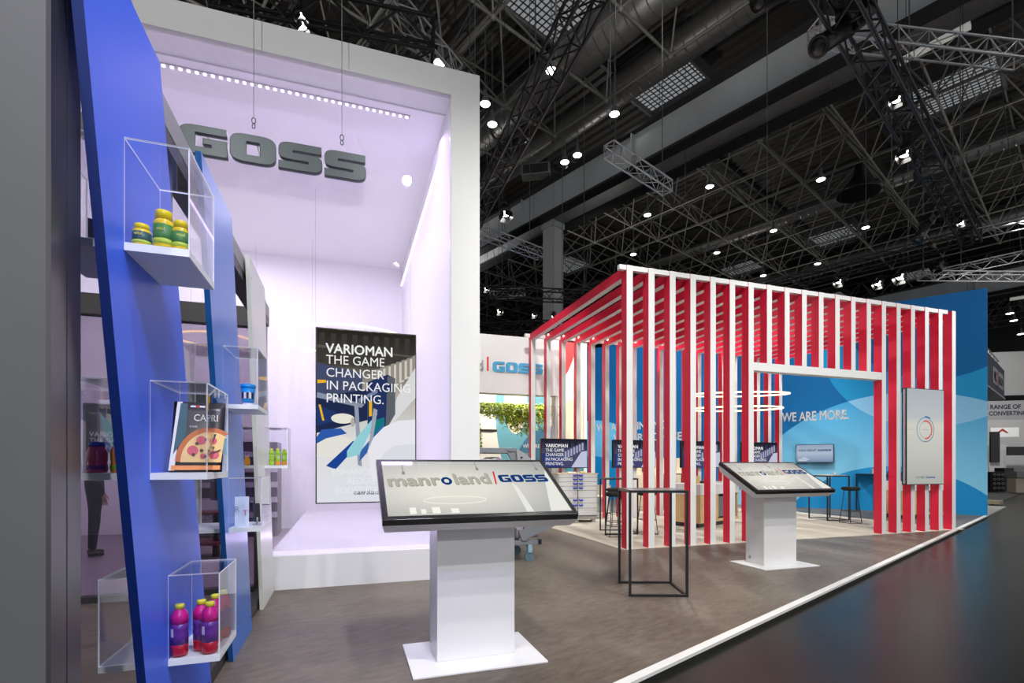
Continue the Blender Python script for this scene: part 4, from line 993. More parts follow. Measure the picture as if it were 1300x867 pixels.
# wooden counters
OSB = mat('pine_plywood', (.66, .46, .22), .6, noise=.18, scale=4, stretch=(1, 1, 7))
def counter(label, fr, loc, rz, w, d, drawers=True, top=WHITE):
    t = thing('wood_counter', label, 'counter', loc, rz, fr)
    bm = nb(); box(bm, (.06, .06, 0), (w-.06, d-.06, .10)); obj('plinth', bm, FRAME, t)
    bm = nb(); box(bm, (0, 0, .10), (.03, d, .70)); obj('side_board', bm, OSB, t); bm = nb(); box(bm, (w-.03, 0, .10), (w, d, .70)); obj('side_board', bm, OSB, t)
    bm = nb(); box(bm, (.03, .0, .10), (w-.03, .03, .16)); obj('bottom_board', bm, OSB, t); bm = nb(); box(bm, (.03, .35, .10), (w-.03, d, .70)); obj('carcass', bm, OSB, t)
    bm = nb(); box(bm, (.03, 0, .16), (w*.46, .35, .70)); obj('door', bm, OSB, t)
    bm = nb(); box(bm, (w*.46+.03, .02, .20), (w-.06, .34, .64)); obj('crate', bm, mat('crate_grey', (.14, .16, .17), .4, noise=.9, scale=18), t)
    bm = nb(); box(bm, (-.02, -.02, .70), (w+.02, d+.02, .93)); obj('counter_top', bm, top, t, bevel=.004)
    return t
counter('pine counter with thick white top inside the pavilion, left of the kiosk', 'W', (3.95, 10.55, 0), math.radians(40.5), 1.7, .75)
counter('low pine counter with dark blue front behind the right slats', 'W', (9.6, 12.4, 0), math.radians(10), 1.3, .5)
t = thing('storage_chest', 'navy blue chest on the pine counter behind the right slats', 'chest', (9.65, 12.5, .932), .17, 'W'); bm = nb(); box(bm, (0, 0, 0), (1.2, .35, .24)); obj('chest_body', bm, mat('navy_print', (.02, .04, .16), .5), t)
# product models on the pine counter
for i, (a, b, s_, c, la) in enumerate(((.25, .2, (.10, .08, .16), (.75, .55, .2), 'tan carton on the pine counter'), (.55, .25, (.16, .1, .05), (.08, .05, .03), 'dark flat gadget on the pine counter'), (.85, .3, (.10, .10, .10), (.7, .1, .1), 'small red box on the pine counter'), (1.15, .2, (.2, .14, .03), (.7, .7, .7), 'white booklet pile on the pine counter'), (.42, .45, (.05, .05, .2), (.1, .25, .12), 'slim green pack on the pine counter'))):
    w_ = Matrix.Rotation(math.radians(40.5), 3, 'Z') @ Vector((a, b, 0)); tt = thing('small_box', la, 'box', (3.95+w_.x, 10.55+w_.y, .932), math.radians(40.5), 'W'); bm = nb(); box(bm, (0, 0, 0), s_); obj('carton', bm, mat('carton_c%d' % i, c, .5), tt, bevel=.003)
# paper wall picture between back slats
t = thing('shelf_unit', 'pale shelf unit with framed dark picture behind the back slats', 'shelf', (3.7, 15.2, 0), .2, 'W')
bm = nb(); box(bm, (0, 0, 0), (1.9, .3, 1.05)); obj('shelf_body', bm, mat('shelf_cream', (.62, .54, .40), .6), t)
bm = nb(); box(bm, (0, .22, 1.05), (1.9, .28, 1.55)); obj('back_board', bm, mat('shelf_cream', (.62, .54, .40), .6), t)
bm = nb(); box(bm, (.35, .18, 1.12), (.75, .22, 1.42)); obj('picture_frame', bm, mat('picture_dark', (.1, .08, .06), .5, noise=.8, scale=20), t)
for k in range(4): bm = nb(); box(bm, (.05+.45*k, -.012, .08), (.45+.45*k, 0, .98)); obj('door', bm, mat('shelf_cream', (.62, .54, .40), .6), t)

# finishing machine behind the first kiosk --------------------------------
mc = thing('folding_machine', 'grey printing finishing machine on castors half hidden behind the first kiosk', 'machine', (-1.95, -.45, 0))
MG = mat('machine_light', (.48, .49, .50), .4); CAST = mat('caster_teal', (.25, .42, .52), .4)
def mbox(nm, a, b, m, rot=None): bm = nb(); box(bm, a, b); return obj(nm, bm, m, mc, (0, 0, 0), rot or (0, 0, 0), bevel=.004)
mbox('base_frame', (-.75, -.02, .24), (.30, .04, .30), GREYSTEEL); mbox('base_frame', (-.75, .56, .24), (.30, .62, .30), GREYSTEEL)
mbox('cross_member', (-.75, .04, .24), (-.69, .56, .30), GREYSTEEL)
mbox('end_cap', (.30, -.025, .235), (.35, .045, .305), BLACK)
for x in (-.70, .10):
    mbox('upright', (x, 0, .30), (x+.06, .05, 1.50), GREYSTEEL); mbox('upright', (x, .55, .30), (x+.06, .60, 1.50), GREYSTEEL)
mbox('head_beam', (-.76, 0, 1.50), (-.02, .60, 1.57), GREYSTEEL)
for z in (.62, .95, 1.22): mbox('inner_deck', (-.63, .05, z), (.09, .55, z+.03), MG)
for z, r in ((.45, .06), (.80, .07), (1.10, .08), (1.36, .09)):
    bm = nb(); cyl(bm, (-.28, .05, z), (-.28, .55, z), r, 18); obj('roller', bm, mat('roller_rubber', (.30, .28, .34), .5), mc)
bm = nb(); prism(bm, [(-.02, 1.56), (.10, 1.50), (.24, 1.38), (.28, 1.26), (.20, 1.18), (.08, 1.22), (.00, 1.30)], -.03, -.005, 'y'); obj('side_cam', bm, ALU, mc)
bm = nb(); prism(bm, [(-.16, 1.54), (.02, 1.52), (.16, 1.12), (.10, .98), (-.02, 1.0), (.02, 1.2)], .0, .03, 'y'); obj('bracket', bm, GREYSTEEL, mc)
for k, (x, z) in enumerate(((.05, 1.44), (.12, 1.30), (.20, 1.30), (.06, 1.08))):
    bm = nb(); cyl(bm, (x, -.035, z), (x, -.045, z), .014, 10); obj('bolt', bm, BLACK, mc)
for z, tx in ((1.10, .06), (.50, .04)):
    for nm, y0 in (('tray_side', -.03), ('tray_side', .56)):
        bm = nb(); prism(bm, [(tx, z-.06), (tx+.46, z+.10), (tx+.50, z+.0), (tx+.50, z-.02), (tx+.04, z-.20)], y0, y0+.012, 'y'); obj(nm, bm, GREYSTEEL, mc)
    bm = nb(); prism(bm, [(tx, z-.08), (tx+.46, z+.07), (tx+.46, z+.06), (tx, z-.09)], -.018, .56, 'y'); obj('tray_bed', bm, MG, mc)
bm = nb(); prism(bm, [(.0, .45), (.06, .45), (.14, .30), (.06, .30)], -.04, .0, 'y'); obj('bracket', bm, GREYSTEEL, mc)
mbox('paper_bin', (.02, .08, .32), (.34, .5, .46), mat('bin_lilac', (.38, .33, .42), .4))
for x in (-.66, .18):
    for y in (.01, .58):
        bm = nb(); box(bm, (x-.03, y-.035, .13), (x+.03, y+.035, .24)); cf = obj('caster_fork', bm, CAST, mc)
        bm = nb(); cyl(bm, (x, y-.02, .07), (x, y+.02, .07), .07, 20); cyl(bm, (x, y-.028, .07), (x, y+.028, .07), .025, 12); obj('wheel', bm, mat('wheel_rubber', (.10, .16, .20), .5), cf)
mbox('control_box', (-.6, -.02, 1.2), (-.3, .0, 1.42), MG)

# ================================================================== MEETING ROOM BEHIND THE GLASS (left)
t = thing('product_display', 'dark grey display with machine text in the meeting room beside the pillar', 'screen', (-5.55, 6.5, 0), .32, 'W')
bm = nb(); box(bm, (0, 0, 1.18), (1.05, .08, 2.14)); obj('screen_housing', bm, mat('display_dark', (.06, .055, .075), .3), t)
bm = nb(); cyl(bm, (.9, .06, .02), (.9, .06, 1.2), .025); box(bm, (.6, -.15, 0.013), (1.1, .3, .03)); obj('stand', bm, FRAME, t)
TG = emis('print_grey', (.55, .54, .58))
text('VARIOMAN', .088, TG, t, (.07, -.01, 1.71), bold=.022, fit=.46); text('THE GAME\nCHANGER\nIN PACKAGING\nPRINTING.', .084, TG, t, (.07, -.01, 1.63)); text('manroland', .04, TG, t, (.07, -.01, 2.0))
bn = thing('banner', 'pale banner with mirrored lettering, standing in for a reflection, low behind the second blue panel', 'banner', (-7.1, 2.6, 0), 0)  # mirrored reflection in the glass, built as a solid banner
bm = nb(); box(bm, (0, 0, .19), (.99, .03, .74)); obj('banner_cloth', bm, mat('banner_grey', (.50, .51, .53), .7), bn)
text('OBI M', .17, mat('print_indigo', (.03, .05, .16), .5), bn, (.98, -.006, .455), fit=-.50); text('printing Technology', .06, mat('print_indigo', (.03, .05, .16), .5), bn, (.97, -.006, .40), fit=-.46)
for x in (.05, .94): bm = nb(); box(bm, (x-.02, .035, .013), (x+.02, .08, .72)); obj('banner_post', bm, FRAME, bn)
st = thing('step_stool', 'dark red two-step display stand behind the glass beside the man', 'stand', (-5.35, 6.95, 0), .1, 'W')
bm = nb(); box(bm, (0, 0, .20), (1.2, .5, .24)); obj('lower_step', bm, mat('dark_red', (.18, .02, .04), .5), st); bm = nb(); box(bm, (.15, .1, .62), (1.2, .5, .66)); obj('upper_step', bm, mat('dark_red', (.18, .02, .04), .5), st)
for x in (.3, 1.05): bm = nb(); box(bm, (x, .2, .013), (x+.07, .27, .62)); obj('leg', bm, FRAME, st)
bm = nb(); box(bm, (.35, .3, .66), (.60, .5, 1.25)); obj('back_post', bm, mat('post_grey', (.3, .3, .3), .5), st)
# dark print towers seen through the gaps between the fins
for i, (u, z0) in enumerate(((-7.3, .0), (-6.20, .0))):
    t = thing('print_tower', ('left' if i == 0 else 'right')+' dark machine tower with pale bands seen between the leaning panels', 'machine', (u, 3.3, 0.013))
    bm = nb(); box(bm, (0, 0, 0), (.8, .6, 1.75)); obj('tower_body', bm, mat('tower_dark', (.06, .04, .07), .4), t)
    for k in range(5): bm = nb(); box(bm, (.0, -.02, .35+.28*k), (.8, 0, .45+.28*k)); obj('tower_band', bm, mat('tower_band', (.40, .36, .42), .4), t)

# person ------------------------------------------------------------------
def person(label, x, y, rz):
    t = thing('person', label, 'person', (x, y, .013), rz, 'W')
    J = dict(pel=(0,0,.95), hipL=(.09,0,.90), kneeL=(.11,-.02,.50), ankL=(.12,.02,.09), toeL=(.13,-.13,.035), hipR=(-.09,0,.90), kneeR=(-.12,.03,.50), ankR=(-.14,.05,.09), toeR=(-.17,-.09,.035),
             sp=(0,.01,1.12), ch=(0,.01,1.34), nk=(0,.0,1.50), shL=(.19,.01,1.43), elL=(.25,.03,1.14), wrL=(.20,-.10,.92), shR=(-.19,.01,1.43), elR=(-.25,.03,1.14), wrR=(-.22,-.06,.90))
    Rr = dict(pel=.15, hipL=.10, kneeL=.068, ankL=.055, toeL=.035, hipR=.10, kneeR=.068, ankR=.055, toeR=.035, sp=.145, ch=.165, nk=.06, shL=.07, elL=.052, wrL=.036, shR=.07, elR=.052, wrR=.036)
    K = list(J); E_ = [('pel','hipL'),('hipL','kneeL'),('kneeL','ankL'),('pel','hipR'),('hipR','kneeR'),('kneeR','ankR'),('pel','sp'),('sp','ch'),('ch','nk'),('ch','shL'),('shL','elL'),('elL','wrL'),('ch','shR'),('shR','elR'),('elR','wrR')]
    def skin(nm, keys, edges, rr, m, sub=1, jj=J):
        me = bpy.data.meshes.new(nm); me.from_pydata([jj[k] for k in keys], [(keys.index(a), keys.index(b)) for a, b in edges], []); me.materials.append(m)
        o = bpy.data.objects.new(nm, me); COL.objects.link(o); s = o.modifiers.new('skin', 'SKIN')
        if not me.skin_vertices: me.attributes  # created by the modifier
        o.parent = t; return o, me, s
    def build(nm, keys, edges, rr, m, jj):
        o, me, s = skin(nm, keys, edges, rr, m, 1, jj)
        bm = bmesh.new(); bm.from_mesh(me); ly = bm.verts.layers.skin.verify(); bm.verts.ensure_lookup_table()
        for i, k in enumerate(keys): bm.verts[i][ly].radius = (rr[k], rr[k]*.82); bm.verts[i][ly].use_root = (i == 0)
        bm.to_mesh(me); bm.free(); ss = o.modifiers.new('sub', 'SUBSURF'); ss.levels = 2; ss.render_levels = 2; s.use_smooth_shade = True; return o
    SUIT = mat('suit_navy', (.018, .02, .042), .8, noise=.15); SKIN = mat('skin_tone', (.52, .31, .22), .5, noise=.05); HAIR = mat('hair_brown', (.04, .025, .018), .7)
    build('suit', [k for k in K if k not in ('toeL', 'toeR')], E_, Rr, SUIT, J)
    for sd in 'LR':
        kk = {'a': J['ank'+sd], 'b': J['toe'+sd], 'c': (J['ank'+sd][0], J['ank'+sd][1]+.05, .04)}
        kk['a'] = (kk['a'][0], kk['a'][1], .055); build('shoe', ['a', 'b', 'c'], [('a', 'b'), ('a', 'c')], {'a': .05, 'b': .038, 'c': .045}, BLACK, kk)
        w = Vector(J['wr'+sd]); pts = {'a': w, 'b': w+Vector((0, -.02, -.07))}; ks = ['a', 'b']; ed = [('a', 'b')]; rr = {'a': .026, 'b': .032}
        for f in range(4):
            p1 = pts['b']+Vector((.0, .026-.017*f, -.035)); p2 = p1+Vector((0, -.004, -.032-.004*(f in (1, 2)))); p3 = p2+Vector((-.006 if sd == 'L' else .006, -.004, -.022))
            pts.update({'f%d1' % f: p1, 'f%d2' % f: p2, 'f%d3' % f: p3}); ks += ['f%d%d' % (f, i) for i in (1, 2, 3)]; ed += [('b', 'f%d1' % f), ('f%d1' % f, 'f%d2' % f), ('f%d2' % f, 'f%d3' % f)]; rr.update({'f%d1' % f: .010, 'f%d2' % f: .009, 'f%d3' % f: .008})
        pts['t1'] = w+Vector((0, -.05, -.035)); pts['t2'] = w+Vector((0, -.065, -.075)); ks += ['t1', 't2']; ed += [('a', 't1'), ('t1', 't2')]; rr.update({'t1': .011, 't2': .009})
        build('hand', ks, ed, rr, SKIN, pts)
    bm = nb(); bmesh.ops.create_uvsphere(bm, u_segments=20, v_segments=14, radius=1)
    for v in bm.verts:
        x_, y_, z_ = v.co; w = .078*(1-.22*max(0, -z_)); v.co = Vector((x_*w, y_*.098-.01*max(0, -z_)-(.018 if (abs(x_) < .2 and y_ < -.8 and abs(z_) < .25) else 0), 1.63+z_*.118))
    cyl(bm, (0, .012, 1.45), (0, .008, 1.57), .052, 12)
    for f in bm.faces: f.smooth = True
    hd = obj('head', bm, SKIN, t)
    for sx in (-1, 1):
        bm = nb(); lathe(bm, [(0, -.03), (.014, -.01), (.014, .01), (0, .03)], 8, c=(.078*sx, .005, 1.63)); obj('ear', bm, SKIN, hd)
        bm = nb(); lathe(bm, [(0, -.008), (.011, 0), (0, .008)], 8, c=(.03*sx, -.092, 1.645)); obj('eye', bm, BLACK, hd)
    bm = nb(); box(bm, (-.024, -.096, 1.565), (.024, -.086, 1.573)); obj('mouth', bm, mat('lip', (.35, .12, .1), .5), hd)
    bm = nb(); bmesh.ops.create_uvsphere(bm, u_segments=20, v_segments=14, radius=1)
    for v in bm.verts: x_, y_, z_ = v.co; v.co = Vector((x_*.086, y_*.104+.012, 1.655+z_*.108))
    bmesh.ops.delete(bm, geom=[v for v in bm.verts if v.co.z < 1.60 or (v.co.y < -.03 and v.co.z < 1.70)], context='VERTS'); obj('hair', bm, HAIR, t)
person('man in a dark navy suit standing behind the glass, only his legs showing', -6.10, 7.35, 2.4)
person('second person in dark suit behind the glass, further right and back', -5.75, 8.5, 1.2)

# ================================================================== NEIGHBOUR STANDS (far right)
nf = thing('neighbour_fascia', 'dark blue overhead box sign of the neighbouring stand', 'sign', (0, 0, 0), 0, 'W')
nd = Vector((23.4-19.6, 23.9-20.6, 0)).normalized(); na = math.atan2(nd.y, nd.x); nf.location = (18.0, 19.2, 0); nf.rotation_euler = (0, 0, na)
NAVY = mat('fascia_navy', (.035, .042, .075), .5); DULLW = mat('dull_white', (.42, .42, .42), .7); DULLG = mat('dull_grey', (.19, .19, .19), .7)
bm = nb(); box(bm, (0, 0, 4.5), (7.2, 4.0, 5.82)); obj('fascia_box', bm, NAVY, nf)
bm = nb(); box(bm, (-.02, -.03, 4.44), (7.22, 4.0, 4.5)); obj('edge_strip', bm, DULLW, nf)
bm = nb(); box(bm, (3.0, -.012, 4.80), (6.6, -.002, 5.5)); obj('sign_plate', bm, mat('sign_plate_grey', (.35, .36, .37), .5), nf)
text('NK', .62, NAVY, nf, (3.15, -.02, 4.92), bold=.028); bm = nb(); box(bm, (4.35, -.02, 4.82), (4.75, -.013, 5.48)); obj('red_mark', bm, mat('dull_red', (.35, .04, .03), .5), nf); text('GROUP', .50, NAVY, nf, (4.85, -.02, 4.95), bold=.028, sx=.9)
for k in range(6): bar(nf, 'roof_lattice', (.8+k*1.1, .2, 5.82), (1.35+k*1.1, .2, 6.3), .03, TRUSSA)
bar(nf, 'roof_lattice', (.5, .2, 6.3), (7.2, .2, 6.3), .03, TRUSSA)
for x in (.2, 6.9): bm = nb(); box(bm, (x, 3.6, 0), (x+.15, 3.75, 4.45)); obj('support_post', bm, DULLG, nf)
bnr = thing('overhead_banner', 'long pale banner reading RANGE OF CONVERTING over the far stand', 'banner', (27.2, 31.3, 0), 0, 'W')
bnr.rotation_euler = (0, 0, math.radians(-12))
bm = nb(); box(bm, (0, 0, 4.05), (9.5, .08, 5.25)); obj('banner_cloth', bm, mat('banner_pale', (.34, .34, .35), .7), bnr)
text('COMPLETE RANGE OF', .36, NAVY, bnr, (3.78, -.01, 4.76), bold=.028, align='RIGHT', fit=3.3); text('AND CONVERTING', .36, NAVY, bnr, (4.1, -.01, 4.36), bold=.028, align='RIGHT', fit=2.75)
for x in (1, 5, 9): bar(bnr, 'suspension_wire', (x, .04, 5.25), (x, .04, 13), .01, FRAME, 5)
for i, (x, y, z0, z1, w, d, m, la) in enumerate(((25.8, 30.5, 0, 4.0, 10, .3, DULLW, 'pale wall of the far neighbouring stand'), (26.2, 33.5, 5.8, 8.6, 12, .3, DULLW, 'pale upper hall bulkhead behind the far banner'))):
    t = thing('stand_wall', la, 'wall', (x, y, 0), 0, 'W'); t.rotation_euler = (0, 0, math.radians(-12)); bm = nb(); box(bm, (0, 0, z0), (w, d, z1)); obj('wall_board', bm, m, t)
def abox(name, label, cat, px, Y, py0, py1, w, d, m, rz=-.1, grp=None):
    X = (px-650)/638*Y; z0 = max(.0, 1.34-(py1-590)/638*Y); z0 = 0 if z0 < .6 else z0; z1 = 1.34-(py0-590)/638*Y
    t = thing(name, label, cat, (X, Y, z0), rz, 'W', grp); bm = nb(); box(bm, (0, 0, 0), (w, d, z1-z0)); obj(name+'_body', bm, m, t, bevel=.01); return t, z1-z0
t, h = abox('control_cabinet', 'grey machine cabinet with dark unit on the neighbouring stand', 'machine', 1256, 27.5, 565, 612, .85, .8, DULLW)
bm = nb(); box(bm, (.0, -.1, h*.62), (.45, 0, h*1.3)); obj('dark_unit', bm, LAMPBODY, t)
bm = nb(); box(bm, (.70, -.03, .05), (.78, 0, h*.9)); obj('door_strip', bm, ALU, t)
bm = nb(); box(bm, (.1, -.02, .35), (.42, 0, .50)); obj('warning_plate', bm, mat('warn_yellow', (.5, .42, .05), .5), t)
t, h = abox('crate_rack', 'black rack of coiled parts on the neighbouring stand floor', 'rack', 1258, 25, 599, 626, .68, .7, LAMPBODY)
for k in range(4):
    for j in range(3):
        bm = nb(); tube(bm, [(.15+.19*j+.06*math.cos(a), -.03, .18+.22*k+.05*math.sin(a)) for a in [2*PI*i/10 for i in range(10)]], .018, 5, True); obj('coil', bm, DULLG, t)
t, h = abox('crate_rack', 'second black rack, narrower, right of the coil rack', 'rack', 1275, 25.5, 594, 622, .45, .6, LAMPBODY)
for k in range(4): bm = nb(); cyl(bm, (.22, -.03, .2+.24*k), (.22, 0, .2+.24*k), .08, 12); obj('drum', bm, DULLG, t)
t, h = abox('wall_screen', 'wide black screen on the far stand wall', 'screen', 1279, 27.6, 567, 578, 2.2, .12, BEZEL, -.2)
t, h = abox('info_board', 'white board with a red house emblem on the far stand wall', 'sign', 1258, 28.4, 543, 555, 1.35, .1, WHITE2, -.2)
bm = nb(); bm.faces.new([bm.verts.new(p) for p in ((.26, -.02, h*.45), (.55, -.02, h*.92), (.84, -.02, h*.45), (.72, -.02, h*.45), (.55, -.02, h*.70), (.38, -.02, h*.45))]); obj('emblem', bm, mat('dull_red', (.35, .04, .03), .5), t, fix=False)
t, h = abox('side_table', 'small pale wooden table on the neighbouring stand', 'table', 1290, 24, 606, 621, .8, .5, mat('pale_wood', (.42, .36, .28), .6))
bm = nb(); box(bm, (-.05, -.1, h), (.9, .55, h+.28)); obj('dark_cover', bm, DULLG, t)
t = thing('pallet', 'small wooden pallet lying on the neighbouring stand floor', 'pallet', (16.6, 17.1, -.009), .6, 'W')
PWD = mat('pallet_wood', (.42, .36, .26), .7)
for k in range(4): bm = nb(); box(bm, (0, .02+k*.14, .10), (.5, .12+k*.14, .12)); obj('plank', bm, PWD, t)
for x in (0, .21, .42): bm = nb(); box(bm, (x, .02, 0), (x+.08, .54, .10)); obj('bearer', bm, PWD, t)
t = thing('cloth_heap', 'dark blue cloth heap beside the pallet', 'cloth', (15.7, 17.6, -.009), 0, 'W')
bm = nb(); lathe(bm, [(.55, 0), (.5, .08), (.32, .16), (.12, .22), (0, .23)], 16); 
for v in bm.verts: v.co += Vector((random.uniform(-.04, .04), random.uniform(-.04, .04), 0 if v.co.z < .01 else random.uniform(-.03, .03)))
obj('cloth', bm, mat('cloth_navy', (.03, .035, .06), .9), t)

# ================================================================== RIGGING: trusses, lamps, hoists
def truss(label, p0, p1, w, m, r=.025, step=None, chords=4, drop=None, name='truss'):
    p0 = Vector(p0); p1 = Vector(p1); d = p1-p0; L_ = d.length
    t = thing(name, label, 'truss', p0, 0, 'W'); q = d.to_track_quat('X', 'Z'); t.rotation_euler = q.to_euler(); step = step or w
    C4 = [(-w/2, -w/2), (w/2, -w/2), (w/2, w/2), (-w/2, w/2)] if chords == 4 else [(-w/2, w*.3), (w/2, w*.3), (0, -w*.57)]
    for a, b in C4: bar(t, 'chord', (0, a, b), (L_, a, b), r, m)
    n = max(2, int(L_/step)); cnt = 0
    for i in range(n):
        x0, x1 = L_*i/n, L_*(i+1)/n
        for k in range(len(C4)):
            a, b = C4[k], C4[(k+1) % len(C4)]
            if (i+k) % 2: a, b = b, a
            bar(t, 'brace', (x0, *a), (x1, *b), r*.5, m, 5)
    for x in (0, L_):
        for k in range(len(C4)): bar(t, 'end_bar', (x, *C4[k]), (x, *C4[(k+1) % len(C4)]), r*.7, m, 5)
    if not drop: drop = (.3, .8)
    if drop:
        for f in drop:
            w_ = p0+d*f; i_ = bar(t, 'hoist_chain', (L_*f, 0, w/2), (L_*f, 0, 19.3-w_.z), .012, mat('chain_grey', (.12, .12, .12), .5), 5)
    return t
truss('black box truss climbing steeply over the pavilion side of the portal', Bw(-1.15, -1.9, 7.5), Bw(-1.15, 7.6, 7.5), .36, TRUSSK, .028, drop=(.3, .8))
c0 = Vector((13.4, 14.65, 8.0)); h1 = Vector((.758, .652, 0)); h2 = Vector((-.652, .758, 0))
truss('long black box truss running from the top right down to the rig corner', c0, c0-h1*12.5, .42, TRUSSK, .032, drop=(.15, .6))
truss('black box truss from the rig corner leftwards over the pavilion', c0, c0+h2*13, .36, TRUSSK, .028, drop=(.2, .8))
truss('black box truss behind the portal top edge at upper left', (-4.6, 7.8, 8.5), (-1.35, 8.55, 8.45), .55, TRUSSK, .032, drop=(.5,))
truss('second black truss above the back of the portal, further left', (-6.5, 9.5, 9.1), (-1.9, 9.9, 9.0), .40, TRUSSK, .028)
truss('distant black truss crossing behind the grey column', (-2.0, 19.3, 8.0), (3.4, 20.0, 8.0), .40, TRUSSK, .03, drop=(.3, .9))
truss('low black truss far behind the white fascia', (-3.0, 22, 7.2), (3.4, 21.0, 7.2), .4, TRUSSK, .03)
truss('silver truss at upper right, in front of the girder', (5.35, 8.9, 9.0), (9.6, 9.45, 9.02), .30, TRUSSA, .022, drop=(.02, .95))
truss('short silver truss hanging under the middle of the girder', (2.35, 12.2, 9.0), (4.3, 13.9, 9.0), .30, TRUSSA, .022, drop=(.1, .9))
truss('short silver truss beside the portal right edge', (-1.05, 16.5, 9.0), (1.05, 18.3, 9.0), .32, TRUSSA, .022, drop=(.8,))
truss('silver truss running level to the right frame edge', (14.35, 17.8, 8.05), (19.5, 17.8, 8.0), .34, TRUSSA, .025, chords=3)
truss('rising silver truss above the level one at the right edge', (15.6, 18.7, 8.4), (18.6, 16.9, 8.7), .34, TRUSSA, .025, chords=3, drop=(.7,))
truss('short silver truss stub at the rig corner', (13.45, 14.6, 8.05), (14.9, 13.9, 8.2), .30, TRUSSA, .022, chords=3, drop=(.95,))
truss('small silver truss in the distance left of the grey column', (-.9, 22.6, 9.0), (.5, 23.4, 9.35), .35, TRUSSA, .02)
truss('silver truss over the portal near its top left', (-6.2, 9.0, 9.2), (-3.9, 9.3, 8.55), .32, TRUSSA, .02)
truss('silver truss stub right of the portal truss at the top', (-2.2, 9.3, 9.9), (-1.15, 10.2, 9.25), .32, TRUSSA, .02)

def flood(label, pos, to, s=1, g='small truss floodlights', on=True, doors=True, name='floodlight'):
    t = thing(name, label, 'spotlight', pos, 0, 'W', g); v = (Vector(to)-Vector(pos)); t.rotation_euler = v.to_track_quat('-Z', 'Y').to_euler()
    bm = nb(); lathe(bm, [(0, .30*s), (.07*s, .29*s), (.11*s, .18*s), (.13*s, 0), (.12*s, 0), (.10*s, .06*s)], 16); obj('housing', bm, LAMPBODY, t)
    bm = nb(); lathe(bm, [(0, .02*s), (.11*s, .02*s), (.11*s, .03*s)], 16); obj('lens', bm, GLOW if on else mat('lens_dark', (.2, .2, .22), .1), t)
    bm = nb(); tube(bm, [(-.15*s, 0, .10*s), (-.16*s, 0, .34*s), (.16*s, 0, .34*s), (.15*s, 0, .10*s)], .012*s, 6); obj('yoke', bm, LAMPBODY, t)
    up = Matrix(t.rotation_euler.to_matrix()).inverted() @ Vector((0, 0, 19.3-pos[2])); bar(t, 'hanging_wire', (0, 0, .3*s), up, .006, FRAME, 5)
    if doors:
        for a in (0, PI/2, PI, 3*PI/2):
            bm = nb(); box(bm, (-.10*s, .12*s, -.14*s), (.10*s, .125*s, 0)); obj('barn_door', bm, LAMPBODY if on else LAMPBODY, t, (0, 0, 0), (.0, 0, a))
    return t
FL = [((642, 272), 7.1, 1.0, 'barn-door floodlight hanging beside the portal right edge'), ((678, 400), 7.6, .8, 'bright floodlight above the pavilion back-left corner, left of two'), ((703, 402), 7.6, .8, 'bright floodlight above the pavilion back-left corner, right of two'),
      ((634, 395), 7.2, .9, 'floodlight low beside the portal edge above the white fascia'), ((617, 367), 7.5, .7, 'small lamp touching the portal right edge'),
      ((1138, 127), 7.7, .7, 'lit floodlight on the climbing black truss, upper one'), ((1148, 196), 7.6, .9, 'clear glass floodlight on the climbing black truss, lower one'),
      ((1115, 360), 7.6, 1.1, 'floodlight under the rig truss, left of the brightest pair'), ((1143, 352), 7.6, 1.3, 'brightest white floodlight under the rig truss'),
      ((1065, 358), 7.6, 1.0, 'floodlight under the left end of the rig truss'), ((1190, 338), 7.6, 1.1, 'dark floodlight under the rig truss near its corner'),
      ((382, 22), 8.1, .6, 'upper of two star-bright lamps over the portal top edge'), ((384, 34), 8.0, .6, 'lower of two star-bright lamps over the portal top edge'), ((1221, 283), 7.6, .6, 'small lamp at the rig corner')]
for (px, py), z, s, la in FL: flood(la, at(px, py, z), Vector((at(px, py, z).x*.55+1.0, at(px, py, z).y*.85, 0)), s, on='dark' not in la)
# profile spots: long black tubes
def profile(label, pos, to, L_=1.2, r=.14):
    t = thing('profile_spot', label, 'spotlight', pos, 0, 'W'); v = Vector(to)-Vector(pos); t.rotation_euler = v.to_track_quat('-Z', 'Y').to_euler()
    bm = nb(); lathe(bm, [(0, -L_*.5), (r*.8, -L_*.5), (r*.85, -L_*.46), (r, -L_*.40), (r, L_*.1), (r*.8, L_*.12), (r*.8, L_*.2), (0, L_*.2)], 20); obj('barrel', bm, LAMPBODY, t)
    bm = nb(); box(bm, (-r*1.1, -r*.9, L_*.2), (r*1.1, r*.9, L_*.5)); obj('lamp_house', bm, LAMPBODY, t, bevel=.01)
    bm = nb(); lathe(bm, [(r*1.02, -L_*.48), (r*1.12, -L_*.48), (r*1.12, -L_*.44), (r*1.02, -L_*.44)], 20); obj('front_ring', bm, BEZEL, t)
    bm = nb(); tube(bm, [(-r*1.3, 0, 0), (-r*1.4, 0, .28), (r*1.4, 0, .28), (r*1.3, 0, 0)], .018, 6); obj('yoke', bm, LAMPBODY, t)
    bm = nb(); cyl(bm, (r, 0, -L_*.1), (r*1.25, 0, -L_*.1), r*.35, 14); obj('focus_knob', bm, BEZEL, t)
profile('big black profile spot on the climbing truss at top right', (5.0, 7.7, 7.95), (3.3, 7.2, 6.6), 1.05)
profile('second black profile spot cut by the top frame edge', (3.9, 7.2, 8.15), (2.4, 6.8, 7.3), 1.05)
profile('dark profile spot pointing down-left under the climbing truss', (10.4, 12.7, 7.3), (9.6, 12.4, 6.0), .8, .12)
